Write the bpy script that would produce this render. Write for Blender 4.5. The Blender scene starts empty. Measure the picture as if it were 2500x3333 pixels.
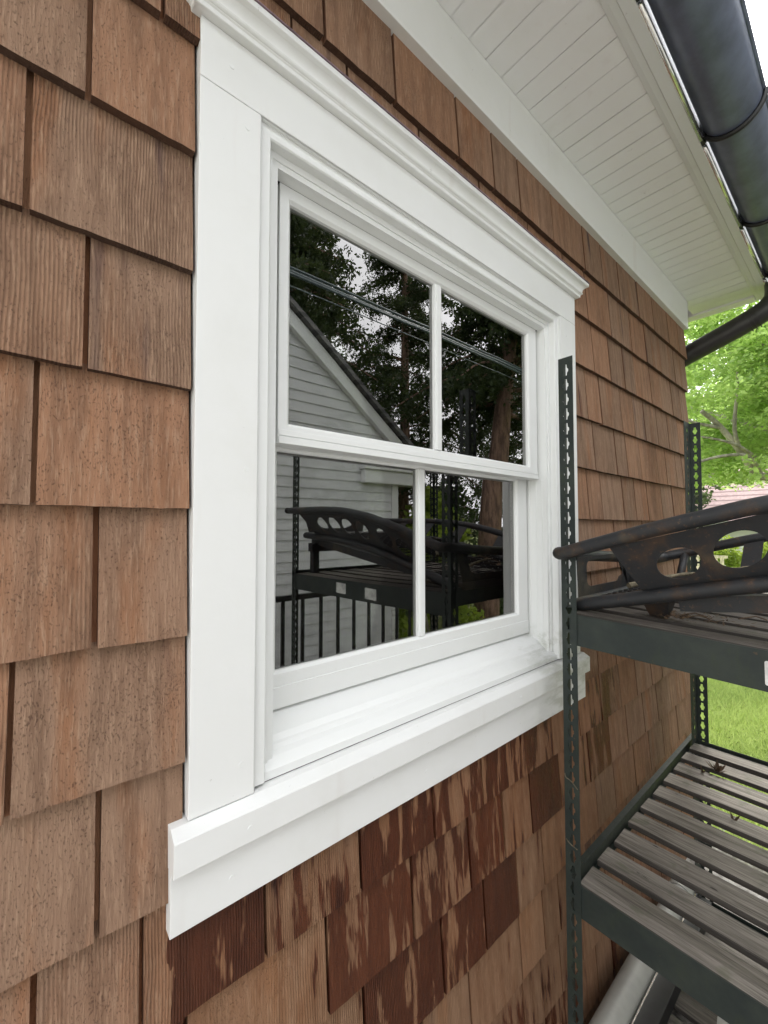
import bpy, math, random
import numpy as np
from math import sin, cos, tan, pi, radians as R_
from mathutils import Vector, Matrix
from mathutils.geometry import tessellate_polygon

random.seed(11)
np.random.seed(11)
S = bpy.context.scene
COL = S.collection
H = 1.8            # eye height: heights below are written relative to the eye

# ------------------------------------------------------------------ camera
cam_d = bpy.data.cameras.new('camera')
cam = bpy.data.objects.new('camera', cam_d)
COL.objects.link(cam)
yaw, pit = R_(40.2), R_(2.05)
fw = Vector((sin(yaw)*cos(pit), cos(yaw)*cos(pit), sin(pit)))
rt = Vector((cos(yaw), -sin(yaw), 0))
up = rt.cross(fw)
m = Matrix((rt, up, -fw)).transposed().to_4x4()
m.translation = Vector((0, -0.70, H))
cam.matrix_world = m
cam_d.sensor_fit = 'VERTICAL'
cam_d.sensor_height = 36
cam_d.sensor_width = 27
cam_d.lens = 36*1350/3333
cam_d.clip_start = 0.02
cam_d.clip_end = 500
S.camera = cam

# ------------------------------------------------------------------ sky and sun
SUN_EL, SUN_AZ = R_(50), R_(80)      # azimuth measured from +Y towards +X
W = bpy.data.worlds.new('World')
S.world = W
W.use_nodes = True
nt = W.node_tree
bg = nt.nodes['Background']
sky = nt.nodes.new('ShaderNodeTexSky')
sky.sky_type = 'NISHITA'
sky.sun_disc = False
sky.sun_elevation = SUN_EL
sky.sun_rotation = SUN_AZ
sky.air_density = 1.0
sky.dust_density = 8.0
sky.ozone_density = 0.6
hs = nt.nodes.new('ShaderNodeHueSaturation')
hs.inputs['Saturation'].default_value = 0.25
nt.links.new(sky.outputs[0], hs.inputs['Color'])
# broken white cloud over the clear sky
tc = nt.nodes.new('ShaderNodeTexCoord')
cn = nt.nodes.new('ShaderNodeTexNoise'); cn.inputs['Scale'].default_value = 2.2; cn.inputs['Detail'].default_value = 5
nt.links.new(tc.outputs['Generated'], cn.inputs['Vector'])
cr = nt.nodes.new('ShaderNodeMapRange'); cr.interpolation_type = 'SMOOTHSTEP'
cr.inputs[1].default_value = .30; cr.inputs[2].default_value = .60; cr.inputs[3].default_value = .45; cr.inputs[4].default_value = 1
nt.links.new(cn.outputs['Fac'], cr.inputs[0])
mxw = nt.nodes.new('ShaderNodeMix'); mxw.data_type = 'RGBA'
nt.links.new(cr.outputs[0], mxw.inputs[0]); nt.links.new(hs.outputs[0], mxw.inputs[6])
mxw.inputs[7].default_value = (11.0, 11.1, 11.4, 1)
nt.links.new(mxw.outputs[2], bg.inputs['Color'])
bg.inputs['Strength'].default_value = 0.15
sl = bpy.data.lights.new('sun', 'SUN')
sl.energy = 1.5
sl.angle = R_(12)
sl.color = (1, 0.96, 0.9)
sun = bpy.data.objects.new('sun', sl)
COL.objects.link(sun)
sd = Vector((sin(SUN_AZ)*cos(SUN_EL), cos(SUN_AZ)*cos(SUN_EL), sin(SUN_EL)))
sun.rotation_euler = sd.to_track_quat('Z', 'Y').to_euler()
S.view_settings.view_transform = 'Standard'
S.view_settings.look = 'None'
S.view_settings.exposure = 1.18
S.view_settings.gamma = 1
S.render.engine = 'CYCLES'
S.cycles.max_bounces = 10
S.cycles.diffuse_bounces = 5
S.cycles.glossy_bounces = 5
S.cycles.transmission_bounces = 8
S.cycles.transparent_max_bounces = 16

# ------------------------------------------------------------------ object helpers
def tag(o, label=None, cat=None, group=None, kind=None):
    if label: o['label'] = label
    if cat: o['category'] = cat
    if group: o['group'] = group
    if kind: o['kind'] = kind
    return o

def empty(name, loc, rz=0, label=None, cat=None, group=None):
    o = bpy.data.objects.new(name, None)
    o.empty_display_size = 0.1
    COL.objects.link(o)
    o.location = (loc[0], loc[1], loc[2]+H)
    o.rotation_euler[2] = rz
    return tag(o, label, cat, group)

def root_of(o):
    while o.parent: o = o.parent
    return o

def copy_tree(o, parent=None):
    c = o.copy()
    COL.objects.link(c)
    if parent: c.parent = parent
    for ch in list(o.children):
        copy_tree(ch, c)
    return c

class MB:
    """collects faces, builds ONE mesh; heights given relative to the eye"""
    def __init__(s):
        s.v = []; s.f = []; s.a = {}
        s.cur = None
    def add(s, vs, fs):
        o = len(s.v)
        s.v += [tuple(p) for p in vs]
        for q in fs:
            if s.cur is not None: s.a[len(s.f)] = s.cur
            s.f.append([i+o for i in q])
        return s
    def box(s, x0, x1, y0, y1, z0, z1):
        vs = [(x, y, z) for x in (x0, x1) for y in (y0, y1) for z in (z0, z1)]
        return s.add(vs, [(0, 1, 3, 2), (4, 6, 7, 5), (0, 4, 5, 1), (2, 3, 7, 6), (0, 2, 6, 4), (1, 5, 7, 3)])
    def obox(s, a, b, w, h, upv=(0, 0, 1)):
        """box from a to b, width w sideways, height h along up"""
        a = Vector(a); b = Vector(b); d = (b-a).normalized(); u = Vector(upv)
        sd_ = d.cross(u).normalized(); u = sd_.cross(d)
        vs = []
        for p in (a, b):
            for i, j in ((-1, -1), (1, -1), (1, 1), (-1, 1)):
                vs.append(p + sd_*w/2*i + u*h/2*j)
        return s.add(vs, [(0, 3, 2, 1), (4, 5, 6, 7), (0, 1, 5, 4), (1, 2, 6, 5), (2, 3, 7, 6), (3, 0, 4, 7)])
    def loft(s, rings, closed=True, caps=True):
        n = len(rings[0]); vs = [p for r in rings for p in r]; fs = []
        for i in range(len(rings)-1):
            for j in range(n if closed else n-1):
                k = (j+1) % n
                fs.append((i*n+j, i*n+k, (i+1)*n+k, (i+1)*n+j))
        if caps and closed:
            fs.append(tuple(range(n-1, -1, -1)))
            fs.append(tuple((len(rings)-1)*n+i for i in range(n)))
        return s.add(vs, fs)
    def prism(s, prof, x0, x1, ext0=None, ext1=None):
        """profile of (y,z) points along x"""
        e0 = ext0 or (lambda y, z: 0); e1 = ext1 or (lambda y, z: 0)
        return s.loft([[(x0+e0(y, z), y, z) for y, z in prof], [(x1+e1(y, z), y, z) for y, z in prof]])
    def tube(s, pts, rad, n=12, caps=True):
        pts = [Vector(p) for p in pts]
        if not hasattr(rad, '__len__'): rad = [rad]*len(pts)
        rings = []; prev = None
        for i, p in enumerate(pts):
            d = (pts[min(i+1, len(pts)-1)]-pts[max(i-1, 0)]).normalized()
            if prev is None:
                a = Vector((0, 0, 1)) if abs(d.z) < .9 else Vector((1, 0, 0))
                u = d.cross(a).normalized()
            else:
                u = (prev - d*prev.dot(d)).normalized()
            prev = u; w = d.cross(u)
            rings.append([p + (u*cos(t)+w*sin(t))*rad[i] for t in [2*pi*k/n for k in range(n)]])
        return s.loft(rings, True, caps)
    def plate(s, outline, holes, fn, th, nrm=None):
        """flat plate with holes: fn(u,v)->front point; th thickness vector"""
        loops = [outline]+list(holes)
        flat = [p for l in loops for p in l]
        tris = tessellate_polygon([[Vector((p[0], p[1], 0)) for p in l] for l in loops])
        th = Vector(th)
        A = [Vector(fn(*p)) for p in flat]; B = [p+th for p in A]; n = len(flat)
        fs = [tuple(t) for t in tris]+[tuple(i+n for i in reversed(t)) for t in tris]
        o = 0
        for l in loops:
            for i in range(len(l)):
                j = (i+1) % len(l)
                fs.append((o+i, o+j, n+o+j, n+o+i))
            o += len(l)
        return s.add(A+B, fs)
    def build(s, name, mat, parent=None, smooth=False, bevel=0, fixn=True, auto=None, world=True):
        me = bpy.data.meshes.new(name)
        off = Vector((0, 0, 0))
        if parent and world:
            off = root_of(parent).location
            vs = [(p[0]-off.x, p[1]-off.y, p[2]+H-off.z) for p in s.v]
        elif parent:
            vs = s.v
        else:
            vs = [(p[0], p[1], p[2]+H) for p in s.v]
        me.from_pydata(vs, [], s.f)
        if fixn:
            import bmesh
            bm = bmesh.new(); bm.from_mesh(me)
            bmesh.ops.recalc_face_normals(bm, faces=bm.faces)
            bm.to_mesh(me); bm.free()
        if s.a:
            at = me.attributes.new('rnd', 'FLOAT_VECTOR', 'FACE')
            for i in range(len(s.f)):
                at.data[i].vector = s.a.get(i, (0, 0, 0))
        me.materials.append(mat)
        o = bpy.data.objects.new(name, me)
        COL.objects.link(o)
        if parent: o.parent = parent
        if smooth:
            for p in me.polygons: p.use_smooth = True
        if auto:
            for p in me.polygons: p.use_smooth = True
            me.set_sharp_from_angle(angle=R_(auto))
        if bevel:
            b = o.modifiers.new('bevel', 'BEVEL'); b.width = bevel; b.segments = 2
            b.limit_method = 'ANGLE'; b.angle_limit = R_(40)
            b.harden_normals = False
        return o

def np_mesh(name, verts, faces, mat, parent=None, attr=None):
    """numpy vertices (n,3) eye-relative, faces (m,k)"""
    me = bpy.data.meshes.new(name)
    v = np.array(verts, dtype=np.float32).copy()
    v[:, 2] += H
    if parent:
        v -= np.array(root_of(parent).location, dtype=np.float32)
    k = faces.shape[1]
    me.vertices.add(len(v)); me.vertices.foreach_set('co', v.ravel())
    me.loops.add(faces.size); me.loops.foreach_set('vertex_index', faces.ravel().astype(np.int32))
    me.polygons.add(len(faces))
    me.polygons.foreach_set('loop_start', np.arange(0, faces.size, k, dtype=np.int32))
    me.polygons.foreach_set('loop_total', np.full(len(faces), k, dtype=np.int32))
    me.update(calc_edges=True)
    if attr is not None:
        at = me.attributes.new('rnd', 'FLOAT_VECTOR', 'FACE')
        at.data.foreach_set('vector', attr.astype(np.float32).ravel())
    me.materials.append(mat)
    o = bpy.data.objects.new(name, me)
    COL.objects.link(o)
    if parent: o.parent = parent
    return o

# ------------------------------------------------------------------ material helpers
class NT:
    def __init__(s, name):
        s.m = bpy.data.materials.new(name); s.m.use_nodes = True
        s.t = s.m.node_tree; s.n = s.t.nodes; s.b = s.n['Principled BSDF']; s.out = s.n['Material Output']
    def N(s, ty, **k):
        n = s.n.new(ty)
        for a, b in k.items(): setattr(n, a, b)
        return n
    def L(s, a, b): s.t.links.new(a, b)
    def val(s, sock, v):
        if isinstance(v, bpy.types.NodeSocket): s.L(v, sock)
        else: sock.default_value = v
    def math(s, op, a, b=0.0, c=None, clamp=False):
        n = s.N('ShaderNodeMath', operation=op, use_clamp=clamp)
        s.val(n.inputs[0], a); s.val(n.inputs[1], b)
        if c is not None: s.val(n.inputs[2], c)
        return n.outputs[0]
    def mix(s, f, a, b, mode='MIX'):
        n = s.N('ShaderNodeMix', data_type='RGBA', blend_type=mode)
        s.val(n.inputs[0], f)
        for sk, v in ((n.inputs[6], a), (n.inputs[7], b)):
            if isinstance(v, tuple) and len(v) == 3: v = v+(1,)
            s.val(sk, v)
        return n.outputs[2]
    def pos(s): return s.N('ShaderNodeNewGeometry').outputs['Position']
    def obj(s): return s.N('ShaderNodeTexCoord').outputs['Object']
    def scale(s, v, sc, loc=(0, 0, 0)):
        n = s.N('ShaderNodeMapping'); s.L(v, n.inputs[0])
        n.inputs['Scale'].default_value = sc; n.inputs['Location'].default_value = loc
        return n.outputs[0]
    def vadd(s, a, b):
        n = s.N('ShaderNodeVectorMath', operation='ADD'); s.L(a, n.inputs[0]); s.val(n.inputs[1], b); return n.outputs[0]
    def vmul(s, a, b):
        n = s.N('ShaderNodeVectorMath', operation='MULTIPLY'); s.L(a, n.inputs[0]); s.val(n.inputs[1], b); return n.outputs[0]
    def noise(s, v, sc=5, det=3, rough=.5, dist=0):
        n = s.N('ShaderNodeTexNoise'); s.L(v, n.inputs['Vector'])
        n.inputs['Scale'].default_value = sc; n.inputs['Detail'].default_value = det
        n.inputs['Roughness'].default_value = rough; n.inputs['Distortion'].default_value = dist
        return n.outputs['Fac']
    def ramp(s, f, stops):
        n = s.N('ShaderNodeValToRGB'); s.L(f, n.inputs[0]); e = n.color_ramp.elements
        while len(e) < len(stops): e.new(.5)
        for i, (p, c) in enumerate(stops):
            e[i].position = p
            e[i].color = (c, c, c, 1) if not hasattr(c, '__len__') else tuple(c)+(1,)
        return n.outputs[0]
    def smooth(s, f, a, b):
        n = s.N('ShaderNodeMapRange', interpolation_type='SMOOTHSTEP'); s.L(f, n.inputs[0])
        n.inputs[1].default_value = a; n.inputs[2].default_value = b; return n.outputs[0]
    def bump(s, h, st=.3, d=.01, prev=None):
        n = s.N('ShaderNodeBump'); s.L(h, n.inputs['Height'])
        n.inputs['Strength'].default_value = st; n.inputs['Distance'].default_value = d
        if prev is not None: s.L(prev, n.inputs['Normal'])
        return n.outputs[0]
    def set(s, **k):
        for a, v in k.items():
            if isinstance(v, tuple) and len(v) == 3: v = v+(1,)
            s.val(s.b.inputs[a.replace('_', ' ')], v)
        return s.m

def sep(n, v):
    x = n.N('ShaderNodeSeparateXYZ'); n.L(v, x.inputs[0]); return x.outputs

# cedar shingles
def mat_cedar():
    n = NT('cedar_shingle')
    p = n.pos(); r = n.N('ShaderNodeAttribute', attribute_name='rnd').outputs['Vector']
    r0 = sep(n, r)
    fresh = n.math('GREATER_THAN', r0[0], 1.5)
    cb = n.N('ShaderNodeCombineXYZ'); n.L(n.math('SUBTRACT', r0[0], n.math('MULTIPLY', fresh, 2.)), cb.inputs[0]); n.L(r0[1], cb.inputs[1]); n.L(r0[2], cb.inputs[2])
    r = cb.outputs[0]; rs = sep(n, r)
    q = n.vadd(p, n.vmul(r, (37., 11., 53.)))
    warp = n.noise(n.scale(q, (9, 9, 5)), 1, 2)
    wv = n.N('ShaderNodeCombineXYZ'); n.L(n.math('MULTIPLY', n.math('SUBTRACT', warp, .5), .016), wv.inputs[0])
    qg = n.vadd(q, wv.outputs[0])
    # ribs: periodic combed grooves, bent by the warp
    xs = sep(n, qg)
    jit = n.noise(n.scale(q, (60, 60, 6)), 1, 2)
    ph = n.math('ADD', n.math('MULTIPLY', xs[0], n.math('ADD', n.math('MULTIPLY', rs[2], 350.), 1150.)), n.math('MULTIPLY', jit, 4.0))
    rib = n.math('ADD', n.math('MULTIPLY', n.math('SINE', ph), .5), .5)
    ribmask = n.math('MULTIPLY', n.smooth(rs[1], .15, .5), n.smooth(n.noise(n.scale(q, (7, 7, 2)), 1, 2), .36, .56))
    fine = n.noise(n.scale(q, (260, 260, 14)), 1, 4, .65)
    stre = n.noise(n.scale(q, (45, 45, 2.5)), 1, 5, .6)
    spk = n.noise(n.scale(q, (560, 560, 230)), 1, 3, .6)
    low = n.noise(n.scale(q, (8, 8, 3)), 1, 3)
    low2 = n.noise(n.scale(p, (1.3, 1, 1.6)), 1, 2)
    dark = n.smooth(n.math('ADD', spk, n.math('MULTIPLY', n.math('SUBTRACT', n.noise(n.scale(q, (12, 12, 9)), 1, 2), .5), .22)), .585, .69)
    hgt = n.math('ADD', n.math('MULTIPLY', n.math('MULTIPLY', rib, ribmask), .7), n.math('MULTIPLY', fine, 1.4))
    hgt = n.math('SUBTRACT', hgt, n.math('MULTIPLY', dark, .8))
    hgt = n.math('ADD', hgt, n.math('MULTIPLY', stre, .8))
    # colour
    c = n.mix(n.smooth(n.math('ADD', n.math('MULTIPLY', rs[0], .75), n.math('MULTIPLY', low, .40)), .22, .8),
              (.320, .168, .098), (.280, .172, .114))
    c = n.mix(n.smooth(n.noise(n.scale(q, (16, 16, 2)), 1, 3), .52, .75), c, (.28, .128, .064))
    gr = n.math('MULTIPLY', n.smooth(low2, .45, .7), .25)
    c = n.mix(gr, c, (.27, .19, .135))
    c = n.mix(n.math('MULTIPLY', n.math('SUBTRACT', 1., n.smooth(stre, .34, .6)), .45), c, (.115, .060, .036))
    c = n.mix(n.math('MULTIPLY', n.math('MULTIPLY', n.math('SUBTRACT', 1., rib), ribmask), .38), c, (.10, .055, .035))
    c = n.mix(n.math('MULTIPLY', dark, .62), c, (.085, .045, .032))
    c = n.mix(n.math('MULTIPLY', n.smooth(fine, .48, .72), .45), c, (.46, .31, .21))
    # dark tannin streaks on a few shingles
    tan_ = n.math('MULTIPLY', n.smooth(n.noise(n.scale(q, (22, 22, 1.6)), 1, 2), .60, .72), n.smooth(rs[0], .78, .9))
    c = n.mix(n.math('MULTIPLY', tan_, .85), c, (.055, .030, .034))
    c = n.mix(n.math('MULTIPLY', fresh, .8), c, n.mix(rs[1], (.26, .10, .045), (.46, .25, .14)))
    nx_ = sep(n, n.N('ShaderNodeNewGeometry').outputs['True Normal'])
    c = n.mix(n.math('MULTIPLY', n.math('GREATER_THAN', n.math('ABSOLUTE', nx_[0]), .7), .8), c, (.15, .070, .040))  # side edges coloured dark, painting shade into the gaps between shingles
    # rain-wet patch under the window sill: fingers running down each shingle
    ps = sep(n, p)
    hgt_in = rs[1]
    zrel = n.math('SUBTRACT', ps[2], H)
    fing = n.noise(n.scale(q, (38, 38, 5.0)), 1, 3, .6)
    fx = n.math('MULTIPLY', n.smooth(ps[0], .13, .24), n.math('SUBTRACT', 1., n.smooth(ps[0], 1.2, 2.3)))
    fz = n.math('SUBTRACT', 1., n.smooth(zrel, -.62, -.50))
    wet = n.math('ADD', n.math('MULTIPLY', fing, .85), n.math('MULTIPLY', rs[2], .52))
    damp = n.math('MULTIPLY', n.smooth(wet, .40, .72), n.math('MULTIPLY', fx, fz))
    wet = n.math('MULTIPLY', n.smooth(wet, .645, .71), n.math('MULTIPLY', n.math('GREATER_THAN', n.math('ADD', fx, n.math('MULTIPLY', n.math('SUBTRACT', fing, .5), .8)), .42), fz))
    c = n.mix(n.math('MULTIPLY', wet, .92), c, n.mix(1., c, n.mix(rs[0], (.24, .12, .085), (.42, .20, .12)), 'MULTIPLY'))
    fr = n.math('MULTIPLY', n.math('MULTIPLY', fx, fz), .45)
    c = n.mix(n.math('MULTIPLY', fr, n.math('SUBTRACT', 1., wet)), c, (.25, .135, .068))
    c = n.mix(n.math('MULTIPLY', damp, .55), c, n.mix(1., c, (.58, .42, .32), 'MULTIPLY'))
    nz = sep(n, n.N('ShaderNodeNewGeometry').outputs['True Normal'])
    c = n.mix(n.math('MULTIPLY', n.math('LESS_THAN', nz[2], -.7), .72), c, (.030, .016, .014))  # butt undersides painted near black as the shadow line under each course
    rough = n.math('SUBTRACT', .85, n.math('MULTIPLY', wet, .42))
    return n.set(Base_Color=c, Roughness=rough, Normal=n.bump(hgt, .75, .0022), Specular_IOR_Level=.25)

def mat_white(name='white_painted_trim', base=(.77, .775, .765), dirt=1.4, rough=.42, bmp=.12):
    n = NT(name); p = n.pos()
    d1 = n.noise(n.scale(p, (3, 3, 3)), 1, 5, .6)
    d2 = n.noise(n.scale(p, (90, 90, 60)), 1, 3, .6)
    d3 = n.noise(n.scale(p, (18, 18, 1.5)), 1, 3)
    f = n.math('MULTIPLY', n.smooth(d1, .45, .75), .22*dirt)
    c = n.mix(f, base, (base[0]*.8, base[1]*.79, base[2]*.74))
    c = n.mix(n.math('MULTIPLY', n.smooth(d2, .71, .78), .5*dirt), c, (.42, .41, .38))
    c = n.mix(n.math('MULTIPLY', n.smooth(d3, .62, .74), .10*dirt), c, (.55, .46, .42))
    # scattered scuffs, and green-grey grime collected at the right end of the sill
    sc = n.noise(n.scale(p, (28, 28, 44)), 1, 4, .7)
    c = n.mix(n.math('MULTIPLY', n.smooth(sc, .70, .745), .45*dirt), c, (.45, .44, .42))
    ps = sep(n, p)
    gm = n.math('MULTIPLY', n.smooth(ps[0], 1.10, 1.40), n.math('SUBTRACT', 1., n.smooth(ps[2], H-.40, H-.33)))
    gm = n.math('MULTIPLY', gm, n.smooth(n.noise(n.scale(p, (7, 16, 22)), 1, 5, .65), .42, .62))
    c = n.mix(n.math('MULTIPLY', gm, .55), c, (.34, .35, .28))
    h = n.noise(n.scale(p, (60, 60, 60)), 1, 3)
    return n.set(Base_Color=c, Roughness=rough, Normal=n.bump(h, bmp, .002), Specular_IOR_Level=.4)

def mat_simple(name, col, rough=.6, metal=0., nsc=20, var=.3, bmp=.1, bd=.003, spec=.5, aniso=(1, 1, 1)):
    n = NT(name); p = n.obj()
    f = n.noise(n.scale(p, tuple(nsc*a for a in aniso)), 1, 5, .6)
    c = n.mix(n.smooth(f, .3, .7), tuple(v*(1-var) for v in col), tuple(min(1, v*(1+var)) for v in col))
    return n.set(Base_Color=c, Roughness=rough, Metallic=metal, Normal=n.bump(f, bmp, bd), Specular_IOR_Level=spec)

def mat_green_steel():
    n = NT('green_painted_steel'); p = n.pos()
    f = n.noise(n.scale(p, (9, 9, 9)), 1, 5, .65); g = n.noise(n.scale(p, (60, 60, 60)), 1, 4, .7)
    c = n.mix(n.smooth(f, .35, .7), (.014, .021, .019), (.026, .034, .027))
    c = n.mix(n.math('MULTIPLY', n.smooth(n.noise(n.scale(p, (14, 14, 5)), 1, 4, .7), .55, .75), .7), c, (.028, .038, .014))
    c = n.mix(n.math('MULTIPLY', n.smooth(g, .66, .74), .7), c, (.10, .055, .03))
    c = n.mix(n.math('MULTIPLY', n.smooth(g, .30, .22), .5), c, (.09, .11, .09))
    return n.set(Base_Color=c, Roughness=n.math('ADD', .42, n.math('MULTIPLY', g, .3)), Normal=n.bump(g, .15, .002), Specular_IOR_Level=.45)

def mat_rusty_steel():
    n = NT('rusty_black_steel'); p = n.pos()
    f = n.noise(n.scale(p, (10, 10, 10)), 1, 6, .7); g = n.noise(n.scale(p, (80, 80, 80)), 1, 4, .7)
    c = n.mix(n.smooth(f, .48, .68), (.015, .016, .018), (.050, .028, .016))
    c = n.mix(n.math('MULTIPLY', n.smooth(g, .58, .7), .5), c, (.11, .060, .034))
    c = n.mix(n.math('MULTIPLY', n.smooth(n.noise(n.scale(p, (5, 5, 5)), 1, 3), .60, .72), .35), c, (.13, .115, .075))
    return n.set(Base_Color=c, Roughness=n.math('ADD', .38, n.math('MULTIPLY', f, .35)), Normal=n.bump(g, .3, .003), Specular_IOR_Level=.5)

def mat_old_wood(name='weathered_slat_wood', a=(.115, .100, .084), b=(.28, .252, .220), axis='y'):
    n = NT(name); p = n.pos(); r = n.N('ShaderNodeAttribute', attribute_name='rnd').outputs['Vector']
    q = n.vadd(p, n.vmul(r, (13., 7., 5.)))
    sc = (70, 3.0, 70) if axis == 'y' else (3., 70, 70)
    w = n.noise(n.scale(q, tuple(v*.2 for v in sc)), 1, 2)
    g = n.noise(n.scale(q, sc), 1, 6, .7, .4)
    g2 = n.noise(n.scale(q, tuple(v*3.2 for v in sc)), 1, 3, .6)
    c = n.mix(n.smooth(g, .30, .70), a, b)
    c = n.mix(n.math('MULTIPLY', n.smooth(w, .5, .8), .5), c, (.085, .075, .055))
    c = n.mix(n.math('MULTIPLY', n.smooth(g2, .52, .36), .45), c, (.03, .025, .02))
    k = n.noise(n.scale(q, (50, 14, 50)), 1, 2)
    c = n.mix(n.math('MULTIPLY', n.smooth(k, .73, .77), .85), c, (.02, .016, .013))
    c = n.mix(n.math('MULTIPLY', n.smooth(n.noise(n.scale(q, (14, 14, 14)), 1, 3), .6, .7), .4), c, (.075, .085, .045))
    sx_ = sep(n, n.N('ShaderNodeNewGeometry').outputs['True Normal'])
    c = n.mix(n.math('MULTIPLY', n.math('GREATER_THAN', n.math('ABSOLUTE', sx_[0]), .6), .8), c, (.018, .015, .012))  # slat sides coloured dark so the gaps between slats look shaded
    h = n.math('ADD', g, n.math('MULTIPLY', g2, .6))
    return n.set(Base_Color=c, Roughness=.62, Normal=n.bump(h, .7, .003), Specular_IOR_Level=.35)

def mat_glass():
    n = NT('window_glass'); p = n.pos()
    fr = n.N('ShaderNodeFresnel'); fr.inputs['IOR'].default_value = 1.52
    h = n.noise(n.scale(p, (2.2, 2.2, 2.2)), 1, 1)
    bm = n.bump(h, .25, .0035)
    f = n.math('ADD', n.math('MULTIPLY', fr.outputs[0], 1.8), .085, clamp=True)
    gl = n.N('ShaderNodeBsdfGlossy'); gl.inputs['Roughness'].default_value = .0
    gl.inputs['Color'].default_value = (1, .985, .97, 1)
    n.L(bm, gl.inputs['Normal'])
    tr = n.N('ShaderNodeBsdfTransparent'); tr.inputs['Color'].default_value = (.45, .48, .46, 1)
    mx = n.N('ShaderNodeMixShader'); n.L(f, mx.inputs[0]); n.L(tr.outputs[0], mx.inputs[1]); n.L(gl.outputs[0], mx.inputs[2])
    n.L(mx.outputs[0], n.out.inputs['Surface'])
    return n.m

def mat_leaf(name, a, b, trans=.5, tcol=None):
    n = NT(name); r = n.N('ShaderNodeAttribute', attribute_name='rnd').outputs['Vector']
    rs = sep(n, r)
    c = n.mix(rs[0], a, b)
    tc = n.mix(rs[0], tcol or tuple(min(1, v*1.6) for v in a), tuple(min(1, v*1.5) for v in (tcol or b)))
    n.val(n.b.inputs['Base Color'], c); n.b.inputs['Roughness'].default_value = .55
    n.b.inputs['Specular IOR Level'].default_value = .3
    t = n.N('ShaderNodeBsdfTranslucent'); n.L(tc, t.inputs[0])
    mx = n.N('ShaderNodeMixShader'); mx.inputs[0].default_value = trans
    n.L(n.b.outputs[0], mx.inputs[1]); n.L(t.outputs[0], mx.inputs[2]); n.L(mx.outputs[0], n.out.inputs['Surface'])
    return n.m

def mat_clap():
    n = NT('white_clapboard_paint'); p = n.pos()
    d = n.noise(n.scale(p, (3, 3, 6)), 1, 5, .65)
    c = n.mix(n.smooth(d, .4, .75), (.62, .625, .635), (.48, .485, .49))
    return n.set(Base_Color=c, Roughness=.5)

def mat_roof(name, a, b, course=.14):
    n = NT(name); p = n.obj(); ps = sep(n, p)
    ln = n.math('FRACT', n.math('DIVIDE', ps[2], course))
    cell = n.N('ShaderNodeTexVoronoi'); n.L(n.scale(p, (3, 3, 7)), cell.inputs['Vector'])
    cs = sep(n, cell.outputs['Color'])
    c = n.mix(cs[0], a, b)
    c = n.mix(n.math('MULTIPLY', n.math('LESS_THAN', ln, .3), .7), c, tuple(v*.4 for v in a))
    return n.set(Base_Color=c, Roughness=.9)

def mat_ground(name, stops, sc, rough=.95):
    n = NT(name); p = n.pos()
    f = n.noise(n.scale(p, (sc, sc, sc)), 1, 8, .7)
    c = n.ramp(f, stops)
    return n.set(Base_Color=c, Roughness=rough, Normal=n.bump(f, .6, .02))

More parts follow.
